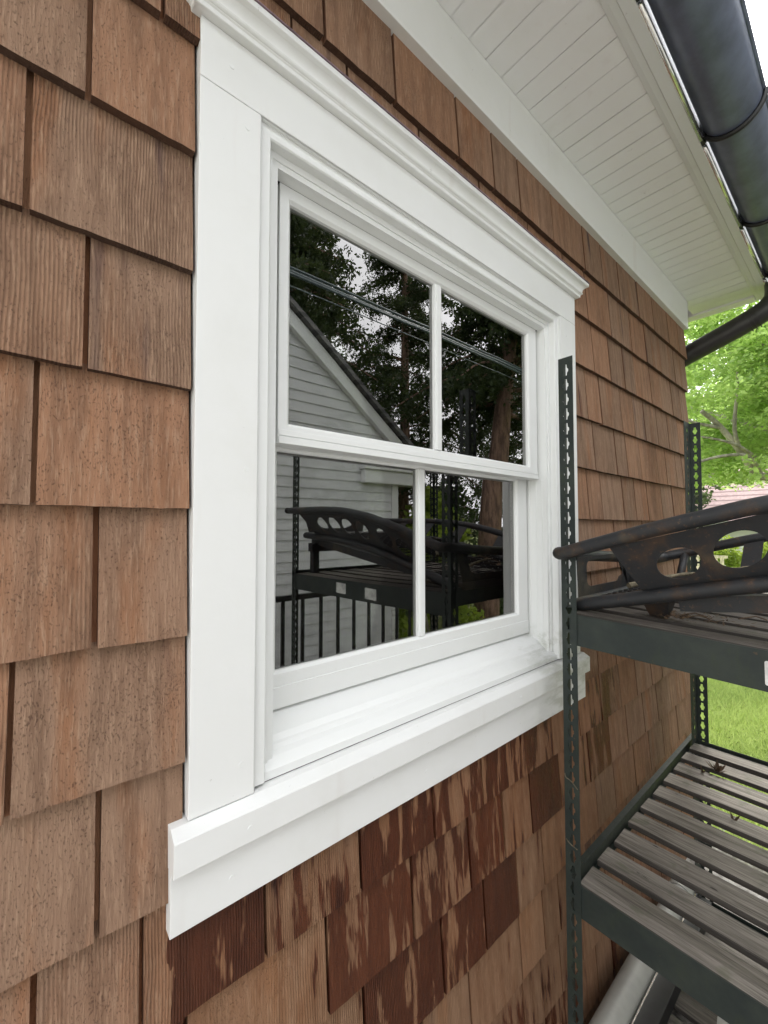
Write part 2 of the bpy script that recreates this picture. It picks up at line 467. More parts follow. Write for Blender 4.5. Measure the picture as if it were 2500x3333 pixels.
M = dict(
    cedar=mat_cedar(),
    white=mat_white(),
    vinyl=mat_white('white_vinyl_sash', (.775, .785, .775), .4, .30, .03),
    soffit=mat_white('soffit_paint', (.84, .835, .845), .8, .55, .2),
    fascia=mat_white('fascia_paint', (.72, .725, .72), 1.0, .5, .2),
    sheath=mat_simple('dark_building_paper', (.045, .03, .024), .9),
    flash=mat_simple('purple_brown_flashing', (.22, .15, .17), .45, .3, 30),
    gutter=mat_simple('haze_tinted_gutter_metal', (.12, .14, .20), .38, .1, 12, .2, .04, .002, .6),  # blue-grey haze and sheen over the dark gutter put into its base colour
    spout=mat_simple('dark_brown_spout_metal', (.028, .026, .026), .4, .1, 12, .2, .04, .002, .5),
    bead=mat_simple('bright_metal_edge', (.92, .90, .84), .2, .9, 30, .15, .05),
    green=mat_green_steel(),
    rust=mat_rusty_steel(),
    slat=mat_old_wood(),
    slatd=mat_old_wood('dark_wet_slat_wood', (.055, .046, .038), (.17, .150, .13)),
    glass=mat_glass(),
    label=mat_simple('paper_label', (.62, .62, .60), .6),
    dark=mat_simple('black_plastic', (.010, .010, .011), .5),
    rubber=mat_simple('dark_gap', (.02, .02, .02), .8),
    gap=mat_simple('grey_brown_gap', (.16, .14, .13), .9),
    inner=mat_simple('interior_plaster', (.09, .085, .075), .9),
    ifloor=mat_simple('interior_floor_wood', (.14, .08, .045), .6, aniso=(1, .1, 1)),
    iwood=mat_simple('interior_red_wood', (.30, .12, .06), .4, aniso=(1, 1, .1)),
    bucket=mat_simple('bucket_plastic', (.55, .56, .55), .4),
    ink=mat_simple('grey_ink', (.12, .13, .15), .6),
    clap=mat_clap(),
    ntrim=mat_white('neighbor_trim_paint', (.70, .71, .71), .5, .5, .1),
    groof=mat_roof('grey_roof_shingles', (.10, .10, .105), (.16, .155, .15)),
    proof=mat_roof('faded_red_roof_shingles', (.44, .31, .30), (.56, .42, .41), .17),
    bark=mat_simple('pale_bark', (.36, .33, .28), .9, 0, 9, .4, .7, .02, aniso=(1, 1, .4)),
    barkr=mat_simple('red_conifer_bark', (.20, .125, .09), .9, 0, 16, .5, 1., .03, aniso=(1, 1, .25)),
    maple=mat_leaf('maple_leaf', (.06, .125, .045), (.38, .50, .17), .5, (.46, .62, .18)),
    hedge=mat_leaf('hedge_leaf', (.10, .18, .03), (.30, .38, .06), .4, (.42, .52, .08)),
    conif=mat_leaf('conifer_needles', (.018, .034, .014), (.05, .075, .025), .25, (.08, .11, .035)),
    darkleaf=mat_leaf('dark_tree_leaf', (.03, .06, .025), (.09, .13, .055), .35, (.12, .17, .06)),
    grass=mat_leaf('grass_blade', (.12, .23, .04), (.60, .70, .24), .45, (.58, .70, .24)),
    lawn=mat_ground('lawn_soil', [(.35, (.10, .15, .03)), (.5, (.17, .21, .05)), (.65, (.26, .26, .11))], 3),
    dirt=mat_ground('pale_bounce_gravel', [(.35, (.17, .155, .14)), (.5, (.34, .32, .295)), (.62, (.50, .48, .45))], 26),  # side-yard gravel lightened to bounce fill light up onto soffit and trim
    drygr=mat_simple('dead_leaf', (.11, .07, .04), .8, 0, 60, .5),
    twig=mat_simple('twig_bark', (.15, .125, .08), .9, 0, 60, .5, .5),
    cable=mat_simple('cable_sheath', (.10, .14, .145), .4),
    cream=mat_simple('cream_painted_wood', (.62, .56, .40), .5),
    pvc=mat_simple('white_pvc', (.36, .36, .335), .45, 0, 8, .12, .03),
)

# ------------------------------------------------------------------ setting
def sheet(name, x0, x1, y0, y1, z, mat):
    b = MB(); b.add([(x0, y0, z), (x1, y0, z), (x1, y1, z), (x0, y1, z)], [(0, 1, 2, 3)])
    return tag(b.build(name, mat, fixn=False), kind='structure')
G = -H
sheet('ground', -200, 200, -200, 200, G-.02, M['lawn'])
sheet('bounce_gravel_strip', -14, 3.4, -3.3, .1, G-.012, M['dirt'])

def blades(name, n, xr, yr, hgt, mat, label):
    x = np.random.uniform(*xr, n); y = np.random.uniform(*yr, n)
    a = np.random.uniform(0, 2*pi, n); h = hgt*np.random.uniform(.5, 1.3, n); w = .005*np.random.uniform(.7, 1.5, n)
    lx = np.random.normal(0, .5, n)*h; ly = np.random.normal(0, .5, n)*h
    v = np.zeros((n, 3, 3))
    v[:, 0] = np.stack([x-w*np.cos(a), y-w*np.sin(a), np.full(n, G-.02)], 1)
    v[:, 1] = np.stack([x+w*np.cos(a), y+w*np.sin(a), np.full(n, G-.02)], 1)
    v[:, 2] = np.stack([x+lx, y+ly, G-.02+h], 1)
    f = np.arange(n*3).reshape(n, 3)
    patch = .5+.5*np.sin(x*1.7+np.sin(y*2.3)*1.5)*np.cos(y*1.9+x)
    r = np.clip(patch*.5+np.random.uniform(0, .6, n), 0, 1)
    return tag(np_mesh(name, v.reshape(-1, 3), f, mat, attr=np.stack([r, r, r], 1)), label, 'grass', kind='stuff')
blades('grass', 200000, (3.0, 10.5), (-1.0, 3.2), .075, M['grass'], 'bright yellow green lawn grass beyond the storage rack')

# ------------------------------------------------------------------ shingled house
house = empty('shingled_house', (0.85, 1.5, G), 0, 'brown cedar shingled house wall with white trimmed window and black gutter', 'house')
WX0, WX1 = -2.6, 3.0
b = MB()
# sheathing wall with the window opening (rough opening slightly larger than the frame)
OX0, OX1, OZ0, OZ1 = .28, 1.43, -.50, .77
b.box(WX0, OX0, .0395, .14, G, 1.37)
b.box(OX1, WX1, .0395, .14, G, 1.37)
b.box(OX0, OX1, .0395, .14, OZ1, 1.37)
b.box(OX0, OX1, .0395, .14, G, OZ0)
b.box(WX0, WX0+.14, .14, 4.2, G, 1.37)
b.box(WX1-.14, WX1, .14, 4.2, G, 1.37)
b.box(WX0, WX1, 4.2, 4.34, G, 1.37)
wall = b.build('wall', M['sheath'], house)

# shingle courses
EXPO = .1965
known = {   # keyways read from the photo: course bottom -> x positions
    1.01: [.633, .867, 1.03, 1.17, 1.384, 1.632, 1.80, 1.977, 2.209, 2.42, 2.66, 2.85],
    .814: [.502, .723, .971, 1.232, 1.471, 1.649, 1.873, 2.11, 2.30, 2.52, 2.76],
    .618: [.046, 1.701, 1.863, 2.017, 2.148, 2.363, 2.511, 2.704, 2.86],
    .418: [-.017, 1.635, 1.764, 1.979, 2.13, 2.268, 2.449, 2.621, 2.80],
    .223: [.05, 1.693, 1.906, 2.026, 2.194, 2.44, 2.578, 2.749, 2.871],
    .030: [-.001, 1.634, 1.758, 1.982, 2.125, 2.288, 2.497, 2.676, 2.856],
    -.170: [.069, 1.70, 1.888, 2.035, 2.222, 2.367, 2.592, 2.766],
    -.366: [-.017, 1.66, 1.80, 1.96, 2.14, 2.33, 2.50, 2.69, 2.88],
    -.569: [.079, 1.686, 1.856, 1.978, 2.171, 2.30, 2.447, 2.63, 2.8],
    -.755: [.014, .136, .328, .536, .758, .95, 1.146, 1.33, 1.52, 1.708, 1.9, 2.08, 2.27, 2.42, 2.6, 2.8],
    -.945: [-.06, .20, .457, .689, .895, 1.051, 1.196, 1.38, 1.6, 1.79, 1.97, 2.17, 2.35, 2.55, 2.72],
    -1.140: [.11, .33, .551, .79, .96, 1.12, 1.267, 1.45, 1.66, 1.83, 2.05, 2.24, 2.43, 2.66],
}
rs = random.Random(5)
b = MB()
def shingle(x0, x1, z0, ztop, rnd):
    """one tapered shingle; butt stands out, top tucks behind the next course"""
    b.cur = rnd
    hh = ztop-z0
    yb = .006+rs.uniform(-.0014, .0014); th = .0150; k = .076
    dz0 = rs.uniform(-.0016, .0016); dz1 = rs.uniform(-.0016, .0016)
    t0 = rs.uniform(-.0016, .0016); t1 = rs.uniform(-.0016, .0016)
    n = max(3, int((x1-x0)/.02)); rows = []
    zm = z0+EXPO+.006
    for (z, y) in ((z0, yb), (min(zm, ztop-.002), yb+k*min(EXPO+.006, hh-.002)), (ztop, yb+k*hh)):
        fr = []; bk = []
        for i in range(n+1):
            u = i/n; xx = x0+(x1-x0)*u
            if z == z0:
                zz = z+dz0*(1-u)+dz1*u+rs.uniform(-.0009, .0009); xo = xx
            else:
                zz = z; xo = xx+(t0*(1-u)+t1*u)*(z-z0)/hh
            cup = .0012*(2*u-1)**2*rnd[1]
            fr.append((xo, y-cup, zz)); bk.append((xo, y+th, zz))
        rows.append((fr, bk))
    (f0, b0), (f1, b1), (f2, b2) = rows
    m_ = n+1; fs = []
    vs = f0+b0+f1+b1
    for i in range(n):
        fs.append((i, i+1, 2*m_+i+1, 2*m_+i))             # front
        fs.append((i+1, i, m_+i, m_+i+1))                 # butt
    fs.append((0, 2*m_, 3*m_, m_)); fs.append((n, m_+n, 3*m_+n, 2*m_+n))
    b.add(vs, fs)
    # part covered by the next course: still fresh reddish cedar
    b.cur = (rnd[0]+2, rnd[1], rnd[2])
    vs = f1+b1+f2+b2
    fs = [(i, i+1, 2*m_+i+1, 2*m_+i) for i in range(n)]+[(0, 2*m_, 3*m_, m_), (n, m_+n, 3*m_+n, 2*m_+n)]
    b.add(vs, fs)
levels = sorted(known, reverse=True)
while levels[-1] > G-.05: levels.append(levels[-1]-EXPO)
wetter = {(-.755, .136): .74, (-.755, .328): .46, (-.755, .536): .62, (-.755, .758): .52, (-.755, .95): .55, (-.755, 1.146): .5,
          (-.945, .20): .12, (-.945, .457): .66, (-.945, .689): .5, (-.945, .895): .62, (-.945, 1.051): .35, (-1.14, .33): .3, (-1.14, .551): .7, (-1.14, .79): .6}
for lv in levels:
    keys = known.get(lv)
    xs_ = []
    if keys:
        xs_ = list(keys)
    # fill the rest at random
    x = min(xs_) if xs_ else 3.0
    lo = []
    while x > WX0:
        x -= rs.uniform(.09, .26); lo.append(x)
    xs_ = sorted([v for v in lo if v > WX0]+xs_)
    edges = [WX0]+xs_+[WX1]
    for a, c in zip(edges, edges[1:]):
        if c-a < .03: continue
        g = (.0027 if a < .25 and lv < .9 else .0030)+rs.uniform(0, .0014)
        top = min(lv+EXPO*2.1, 1.21)
        rnd = (rs.random(), rs.random(), rs.random())
        if lv == .618 and abs(c-.046) < .001: rnd = (.96, .2, .37)
        if (lv, round(a, 3)) in wetter: rnd = (rnd[0], rnd[1], wetter[(lv, round(a, 3))])
        elif lv < -.6 and a > 1.2: rnd = (rnd[0], rnd[1], rnd[2]*.62)
        a2, c2 = a+g, c-g
        # trim around the window trim and sill
        segs = [(a2, c2)]
        def cut(segs, l, r):
            out = []
            for s0, s1 in segs:
                if s1 <= l or s0 >= r: out.append((s0, s1))
                else:
                    if s0 < l: out.append((s0, l))
                    if s1 > r: out.append((r, s1))
            return out
        if lv < .8 and lv > -.5: segs = cut(segs, .1895, 1.5265)
        for s0, s1 in segs:
            if s1-s0 > .012:
                tp = top
                if lv < -.5 and top > -.47:
                    for q0, q1, tq in ((s0, min(s1, .1895), top), (max(s0, .1895), min(s1, 1.5265), -.47), (max(s0, 1.5265), s1, top)):
                        if q1-q0 > .006: shingle(q0, q1, lv, tq, rnd)
                else: shingle(s0, s1, lv, tp, rnd)
b.cur = None
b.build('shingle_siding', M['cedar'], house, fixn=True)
# returned shingles on the far end wall, wide boards in courses
b = MB()
for lv in levels:
    y = .03
    while y < 4.2:
        w = rs.uniform(.1, .22); b.cur = (rs.random(), rs.random(), rs.random())
        b.loft([[(WX1+.022, y+.002, lv), (WX1+.022, y+w-.002, lv), (WX1+.002, y+w-.002, lv), (WX1+.002, y+.002, lv)],
                [(WX1+.010, y+.002, lv+.22), (WX1+.010, y+w-.002, lv+.22), (WX1+.001, y+w-.002, lv+.22), (WX1+.001, y+.002, lv+.22)]])
        y += w
b.cur = None
b.build('end_wall_shingles', M['cedar'], house)

# frieze, soffit, fascia
b = MB(); b.box(WX0, 2.995, -.004, .03, 1.195, 1.3625); b.build('frieze_board', M['white'], house, bevel=.0015)
b = MB()
pit_ = .0775; x = .899-pit_*44
while x < 3.20:
    x1 = min(x+pit_, 3.21)
    zj = rs.uniform(-.0006, .0006)
    b.loft([[(x+.0035, .02, 1.3665), (x+.0012, .02, 1.3635+zj), (x1-.0012, .02, 1.3635+zj), (x1-.0035, .02, 1.3665), (x1-.0035, .02, 1.377), (x+.0035, .02, 1.377)],
            [(x+.0035, -.335, 1.3665), (x+.0012, -.335, 1.3635+zj), (x1-.0012, -.335, 1.3635+zj), (x1-.0035, -.335, 1.3665), (x1-.0035, -.335, 1.377), (x+.0035, -.335, 1.377)]])
    x += pit_
b.box(WX0, 3.21, -.335, .02, 1.3672, 1.376)
b.build('soffit', M['soffit'], house)
b = MB()
b.prism([(-.276, 1.3595), (-.290, 1.3565), (-.306, 1.3565), (-.308, 1.353), (-.338, 1.353), (-.338, 1.52), (-.318, 1.52), (-.276, 1.375)], WX0-.2, 3.29)
b.build('fascia_board', M['fascia'], house, bevel=.001)
b = MB(); b.box(3.212, 3.285, -.275, .03, 1.352, 1.50); b.box(3.212, 3.285, .03, 4.5, 1.352, 1.50)
b.build('rake_board', M['soffit'], house, bevel=.002)
b = MB()
prof = [(-.36, 1.525), (2.2, 2.75), (2.2, 2.80), (-.36, 1.56)]
b.prism(prof, WX0-.3, 3.31)
prof = [(4.75, 1.525), (2.2, 2.75), (2.2, 2.80), (4.75, 1.56)]
b.prism(prof, WX0-.3, 3.31)
b.loft([[(3.0, .03, 1.37), (3.0, 4.3, 1.37), (3.0, 2.2, 2.74)], [(2.9, .03, 1.37), (2.9, 4.3, 1.37), (2.9, 2.2, 2.74)]])
b.build('roof', M['groof'], house)

# half round gutter
gy, gz, gr = -.424, 1.42, .080
b = MB()
def arc(r, a0, a1, n): return [(gy+r*cos(a0+(a1-a0)*i/n), gz+r*sin(a0+(a1-a0)*i/n)) for i in range(n+1)]
outer = arc(gr, 0, -pi, 28); inner = arc(gr-.003, -pi, 0, 28)
b.prism(outer+inner, WX0-.2, 3.24)
for xx in (3.24, WX0-.2):
    b.loft([[(xx, p[0], p[1]) for p in outer], [(xx+.004, p[0], p[1]) for p in outer]])
b.tube([(WX0-.2, gy-gr, gz+.004), (3.245, gy-gr, gz+.004)], .008, 10)
gut = b.build('gutter', M['gutter'], house, auto=35)
b = MB()
bx = [.52, 1.15, 1.78, 2.42, 3.02]
ed = [WX0-.2]+bx+[3.2]
for a, c in zip(ed, ed[1:]): b.tube([(a+.022, gy+gr+.001, gz-.062), (c-.022, gy+gr+.001, gz-.062)], .0075, 10)
b.build('gutter_edge_strip', M['bead'], gut, smooth=True)
for xx in bx:
    b = MB()
    ring = [(gy+(gr+.006)*cos(t), gz+(gr+.006)*sin(t)) for t in [-.0-pi*i/20 for i in range(21)]]
    b.tube([(xx, p[0], p[1]) for p in ring], .0085, 8)
    b.box(xx-.014, xx+.014, gy+gr-.004, -.336, gz-.062, gz+.03)
    b.tube([(xx-.018, gy+gr+.003, gz-.045), (xx+.018, gy+gr+.003, gz-.045)], .012, 8)
    b.build('gutter_bracket', M['dark'], gut, auto=40)
# downspout elbow from the gutter end round the house corner
def bez(P, n=8):
    out = []
    P = [Vector(p) for p in P]
    for i in range(len(P)-1):
        p0 = P[max(i-1, 0)]; p1 = P[i]; p2 = P[i+1]; p3 = P[min(i+2, len(P)-1)]
        for j in range(n):
            t = j/n
            out.append(.5*((2*p1)+(-p0+p2)*t+(2*p0-5*p1+4*p2-p3)*t*t+(-p0+3*p1-3*p2+p3)*t**3))
    out.append(P[-1]); return out
b = MB()
path = bez([(3.10, -.392, 1.350), (3.10, -.392, 1.30), (3.10, -.380, 1.255), (3.10, -.330, 1.207), (3.10, -.20, 1.152), (3.10, .04, 1.068), (3.10, .22, 1.00)], 6)
b.tube(path, .058, 20)
b.tube(bez([(3.10, .20, 1.01), (3.09, .28, .97), (3.085, .30, .88), (3.085, .30, G+.05)], 6), .045, 18)
ds = b.build('downspout', M['spout'], house, auto=50)
b = MB()
for t in (.0, .018, .036):
    p = Vector((3.10, -.30+t, 1.183-t*.33)); d = Vector((0, 1, -.33)).normalized()
    b.tube([p-d*.003, p+d*.003], .061, 20)
b.build('elbow_crimp', M['spout'], ds, auto=50)

# ------------------------------------------------------------------ window
def rr(x0, x1, z0, z1, y): return [(x0, y, z0), (x1, y, z0), (x1, y, z1), (x0, y, z1)]
b = MB()
# frame built as U shaped lofts of (inset, y)
FX0, FX1, FZT, FZB = .3005, 1.4075, .7475, -.452
ring = [(0, .003), (0, .010), (.0205, .010), (.0225, .012), (.0225, .030), (.030, .030), (.036, .0305), (.036, .033), (.0475, .034), (.0475, .062), (.0475, .102), (.0475, .150), (0, .150)]
rings = []
for ins, y in ring:
    rings.append([(FX0+ins, y, FZB), (FX0+ins, y, FZT-ins), (FX1-ins, y, FZT-ins), (FX1-ins, y, FZB)])
b.loft(rings, closed=False, caps=False)
# groove lines (parting stops) on the jambs
for sx, dx in ((FX0+.0475, 1), (FX1-.0475, -1)):
    for yy, wd, dp in ((.050, .004, .003), (.072, .003, .0025), (.0985, .004, .004), (.118, .003, .002)):
        b.box(min(sx, sx+dx*dp), max(sx, sx+dx*dp), yy, yy+wd, -.40, .165)
win = b.build('window', M['vinyl'], house, fixn=True)
sol = win.modifiers.new('solid', 'SOLIDIFY'); sol.thickness = .001
# dark balance slots in the right jamb
b = MB(); b.box(FX1-.0478, FX1-.0468, .1035, .1065, -.20, .150); b.box(FX1-.0362, FX1-.0354, .0310, .0330, -.40, .69)
b.build('jamb_slot', M['rubber'], win)
b = MB(); b.box(.1940, .2995, -.000, .030, -.4565, .7482); 
b.build('side_casing', M['white'], win, bevel=.0012)
b = MB(); b.box(1.4095, 1.522, -.000, .030, -.4565, .7482)
b.build('side_casing', M['white'], win, bevel=.0012)
b = MB(); b.box(.1940, 1.522, -.000, .030, .7495, .852)
b.build('head_casing', M['white'], win, bevel=.0012)
# nail plugs
for px, pz in ((.274, .708), (.280, .10), (.277, -.40), (.245, .80), (1.455, .69), (1.462, .20), (.285, -.497), (.262, -.575), (.72, -.575), (1.10, -.497)):
    yy = -.0008 if pz > -.46 else (-.0218 if pz > -.52 else -.0048)
    b = MB(); b.tube([(px, yy, pz), (px, yy+.004, pz)], [.0042, .0046], 14)
    b.build('nail_plug', M['vinyl'], win, auto=40)
# crown moulding: cove over bead, mitred returns
prof = [(.030, .8525), (-.013, .8525), (-.0145, .8535), (-.0150, .8605), (-.0172, .8625), (-.0172, .8635)]
for i in range(7):
    t = i/6; prof.append((-.0185-.0035*sin(pi*t), .8640+.0062*t))
for i in range(11):
    t = i/10*pi/2; prof.append((-.0200-.0130*(1-cos(t)), .8712+.0190*sin(t)))
prof += [(-.0348, .8908), (-.0370, .8920), (-.0370, .9030), (-.0362, .9038), (.030, .9038)]
xl, xr = .1940, 1.522
rings = []
for y, z in prof:
    p = max(-y, 0)
    rings.append([(xl-p, .030, z), (xl-p, -p if y < 0 else y, z), (xr+p, -p if y < 0 else y, z), (xr+p, .030, z)])
b = MB(); b.loft(rings, closed=False, caps=False)
b.build('crown_moulding', M['white'], win, auto=30)
b = MB(); b.prism([(-.0395, .9040), (-.0395, .9062), (.012, .9110), (.012, .9040)], xl-.0395, xr+.0395)
b.build('drip_cap', M['flash'], win)
# casing sill and apron
b = MB(); b.prism([(.030, -.4575), (.0, -.4580), (-.0195, -.4685), (-.0210, -.4705), (-.0210, -.5195), (-.0195, -.5205), (.030, -.5205)], .1690, 1.549)
b.build('sill', M['white'], win, bevel=.0006)
b = MB(); b.box(.1695, 1.548, -.004, .030, -.6170, -.5215); b.build('apron', M['white'], win, bevel=.0012)
# sloped vinyl sub-sill
b = MB(); b.prism([(.152, -.372), (.112, -.3785), (.066, -.4035), (.056, -.4125), (.051, -.4150), (.046, -.4215), (.036, -.4270), (.020, -.4385), (.0175, -.4405), (.0170, -.4552), (.152, -.4552)], .3003, 1.4077)
b.build('sub_sill', M['vinyl'], win, bevel=.0004)
b = MB(); b.box(.3003, 1.4077, .0185, .150, -.4572, -.4548); b.build('sill_gap', M['gap'], win)  # grey-brown strip filling the joint below the sub-sill

def sash(name, x0, x1, z0, z1, y, gx0, gx1, gz0, gz1, dep, mx0, mx1, bottom):
    b = MB()
    e = .006
    rings = [rr(x0, x1, z0, z1, y+dep), rr(x0, x1, z0, z1, y), rr(gx0-e, gx1+e, gz0-e, gz1+e, y), rr(gx0-.0015, gx1+.0015, gz0-.0015, gz1+.0015, y+.0052),
             rr(gx0, gx1, gz0, gz1, y+.0065), rr(gx0, gx1, gz0, gz1, y+.016)]
    b.loft(rings, closed=True, caps=False)
    # back ring
    b.loft([rr(x0, x1, z0, z1, y+dep), rr(gx0, gx1, gz0, gz1, y+dep), rr(gx0, gx1, gz0, gz1, y+.022)], closed=True, caps=False)
    for st in bottom:            # raised steps on the bottom rail
        b.box(x0+.001, x1-.001, y-st[2], y+.002, st[0], st[1])
    s = b.build(name, M['vinyl'], win, bevel=.0006)
    b = MB()
    b.prism([(y+.004, gz0), (y+.018, gz0), (y+.018, gz1), (y+.004, gz1)], mx0+.004, mx1-.004)
    b.prism([(y+.0015, gz0), (y+.012, gz0), (y+.012, gz1), (y+.0015, gz1)], mx0+.009, mx1-.009)
    b.build('muntin', M['vinyl'], win, bevel=.0008)
    # dark spacer between the double glazing, then the panes
    for (a, c) in ((gx0, mx0+.006), (mx1-.006, gx1)):
        b = MB()
        w = .004
        for q in ((a, a+w, gz0, gz1), (c-w, c, gz0, gz1), (a, c, gz0, gz0+w), (a, c, gz1-w, gz1)):
            b.box(q[0], q[1], y+.0165, y+.0215, q[2], q[3])
        b.build('spacer', M['rubber'], win)
        b = MB()
        b.box(a-.001, c+.001, y+.0140, y+.0160, gz0-.001, gz1+.001)
        p2 = [(a-.001, y+.0222, gz0-.001), (c+.001, y+.0222+.0008, gz0-.001), (c+.001, y+.0222+.0025, gz1+.001), (a-.001, y+.0222+.0016, gz1+.001)]
        b.loft([p2, [(p[0], p[1]+.002, p[2]) for p in p2]])
        b.build('pane', M['glass'], win)
    return s
sash('upper_sash', .3660, 1.3480, .1660, .6990, .060, .3925, 1.2960, .2095, .6690, .0380, .8240, .8590,
     [(.1665, .1800, .0045), (.1830, .1945, .0022)])
sash('lower_sash', .3500, 1.3500, -.3740, .2000, .105, .3890, 1.2880, -.2985, .1600, .0380, .8020, .8370,
     [(-.3735, -.3300, .0030)])
b = MB(); b.box(.349, 1.359, .0600, .0600+.07, .6992, .7005); b.build('weather_strip', M['rubber'], win)

# ------------------------------------------------------------------ room seen through the glass
b = MB()
rx0, rx1, ry1, rz0, rz1 = -1.2, 2.85, 3.6, -1.2, 1.30
b.box(rx0, rx1, .16, ry1, rz0-.05, rz0)
b.box(rx0, rx1, .16, ry1, rz1, rz1+.05)
b.box(rx0-.05, rx0, .16, ry1, rz0, rz1)
b.box(rx1, rx1+.05, .16, ry1, rz0, rz1)
b.box(rx0, rx1, ry1, ry1+.05, rz0, rz1)
b.build('interior_room', M['inner'], house)
tb = empty('wooden_desk', (1.0, 1.0, rz0), 0, 'red brown wooden desk standing inside behind the lower sash glass', 'desk')
b = MB(); b.box(.35, 1.9, .62, 1.35, -.30, -.265); b.build('desk_top', M['iwood'], tb, bevel=.003)
b = MB(); b.box(.40, 1.85, .66, .68, -.42, -.30); b.build('drawer_front', M['iwood'], tb, bevel=.002)
for q in ((.38, .65), (1.83, .65), (.38, 1.28), (1.83, 1.28)):
    b = MB(); b.box(q[0], q[0]+.05, q[1], q[1]+.05, rz0, -.30); b.build('leg', M['iwood'], tb)
sl_ = empty('wooden_floor_rack', (.72, .45, rz0), 0, 'tall reddish wooden rack with slim uprights just inside the window', 'rack')
for q in (.60, .82):
    b = MB(); b.box(q, q+.035, .40, .435, rz0, .02); b.build('upright', M['iwood'], sl_)
for q in (-.05, -.75):
    b = MB(); b.box(.60, .855, .395, .440, q, q+.03); b.build('crossbar', M['iwood'], sl_)
bk = empty('white_bucket', (1.62, .42, -.45), 0, 'white plastic bucket with grey printed number 17 inside by the right jamb', 'bucket')
b = MB(); b.tube([(1.62, .42, -.45), (1.62, .42, -.20), (1.62, .42, -.13)], [.075, .085, .088], 28); b.build('body', M['bucket'], bk, auto=40)
b = MB(); b.tube([(1.62, .42, -.13), (1.62, .42, -.118)], [.092, .092], 28); b.build('lid', M['bucket'], bk, auto=40)
def text(body, size, loc, rot, mat, name, parent=None, ext=.0006):
    cu = bpy.data.curves.new(name, 'FONT'); cu.body = body; cu.size = size; cu.extrude = ext; cu.align_x = 'CENTER'
    t = bpy.data.objects.new(name, cu); COL.objects.link(t)
    dg = bpy.context.evaluated_depsgraph_get()
    me = bpy.data.meshes.new_from_object(t.evaluated_get(dg)); me.name = name
    bpy.data.objects.remove(t)
    me.materials.clear(); me.materials.append(mat)
    o = bpy.data.objects.new(name, me); COL.objects.link(o)
    Mx = Matrix.Translation(Vector((loc[0], loc[1], loc[2]+H))) @ rot.to_4x4()
    if parent:
        Mx = Matrix.Translation(-root_of(parent).location) @ Mx; 
    me.transform(Mx)
    if parent: o.parent = parent
    return o
from mathutils import Euler
text('17', .06, (1.575, .344, -.30), Euler((R_(90), 0, R_(-30))).to_matrix(), M['ink'], 'printed_number', bk)
sh = empty('bucket_stand', (1.62, .42, rz0), 0, 'dark plain stand under the white bucket inside the window', 'stand')
b = MB(); b.box(1.50, 1.74, .32, .54, -.475, -.452); b.build('top', M['ifloor'], sh)
for q in ((1.51, .33), (1.71, .33), (1.51, .51), (1.71, .51)):
    b = MB(); b.box(q[0], q[0]+.025, q[1], q[1]+.025, rz0, -.475); b.build('leg', M['ifloor'], sh)

# ------------------------------------------------------------------ storage rack
RX0, RX1, RY0, RY1 = 1.20, 2.45, -.095, -1.345
rack = empty('storage_rack', ((RX0+RX1)/2, (RY0+RY1)/2, G), 0, 'dark green slotted steel storage rack with grey wooden slat shelves beside the wall', 'storage rack')
FL, TH, PITCH = .043, .0022, .0440
keyh = [(-.0040, .0175), (.0040, .0175), (.0052, .0060), (.0085, .0025), (.0085, -.0045), (.0052, -.0085), (.0040, -.0165), (-.0040, -.0165), (-.0052, -.0085), (-.0085, -.0045), (-.0085, .0025), (-.0052, .0060)]
def post_mesh(sx, sy, wide=False):
    """L post, corner at origin, flanges towards sx (x) and sy (y); z from 0"""
    b = MB(); n = int((.505+H)/PITCH)
    for i in range(n+1):
        z0 = i*PITCH; z1 = (i+1)*PITCH
        if i == n: z1 = .505+H
        hole = [] if i == n else [[(FL*.5+p[0]*1.05, z0+PITCH/2+p[1]) for p in keyh]]
        b.plate([(0, z0), (FL, z0), (FL, z1), (0, z1)], hole, lambda u, v: (0, sy*u, v), (sx*TH, 0, 0))
        w2 = .10 if wide else FL
        hole = [] if i == n else [[(w2*.5+p[0]*1.05, z0+PITCH/2+p[1]) for p in keyh]]
        b.plate([(TH, z0), (w2, z0), (w2, z1), (TH, z1)], hole, lambda u, v: (sx*u, 0, v), (0, sy*TH, 0))
    return b
for (px, py, sx, sy, wd) in ((RX0, RY0, 1, -1, False), (RX1, RY0-.03, -1, -1, True), (RX0, RY1, 1, 1, False), (RX1, RY1, -1, 1, False)):
    pb = post_mesh(sx, sy, wd)
    pb.v = [(p[0]+px, p[1]+py, p[2]+G) for p in pb.v]
    pb.build('post', M['green'], rack, fixn=False)
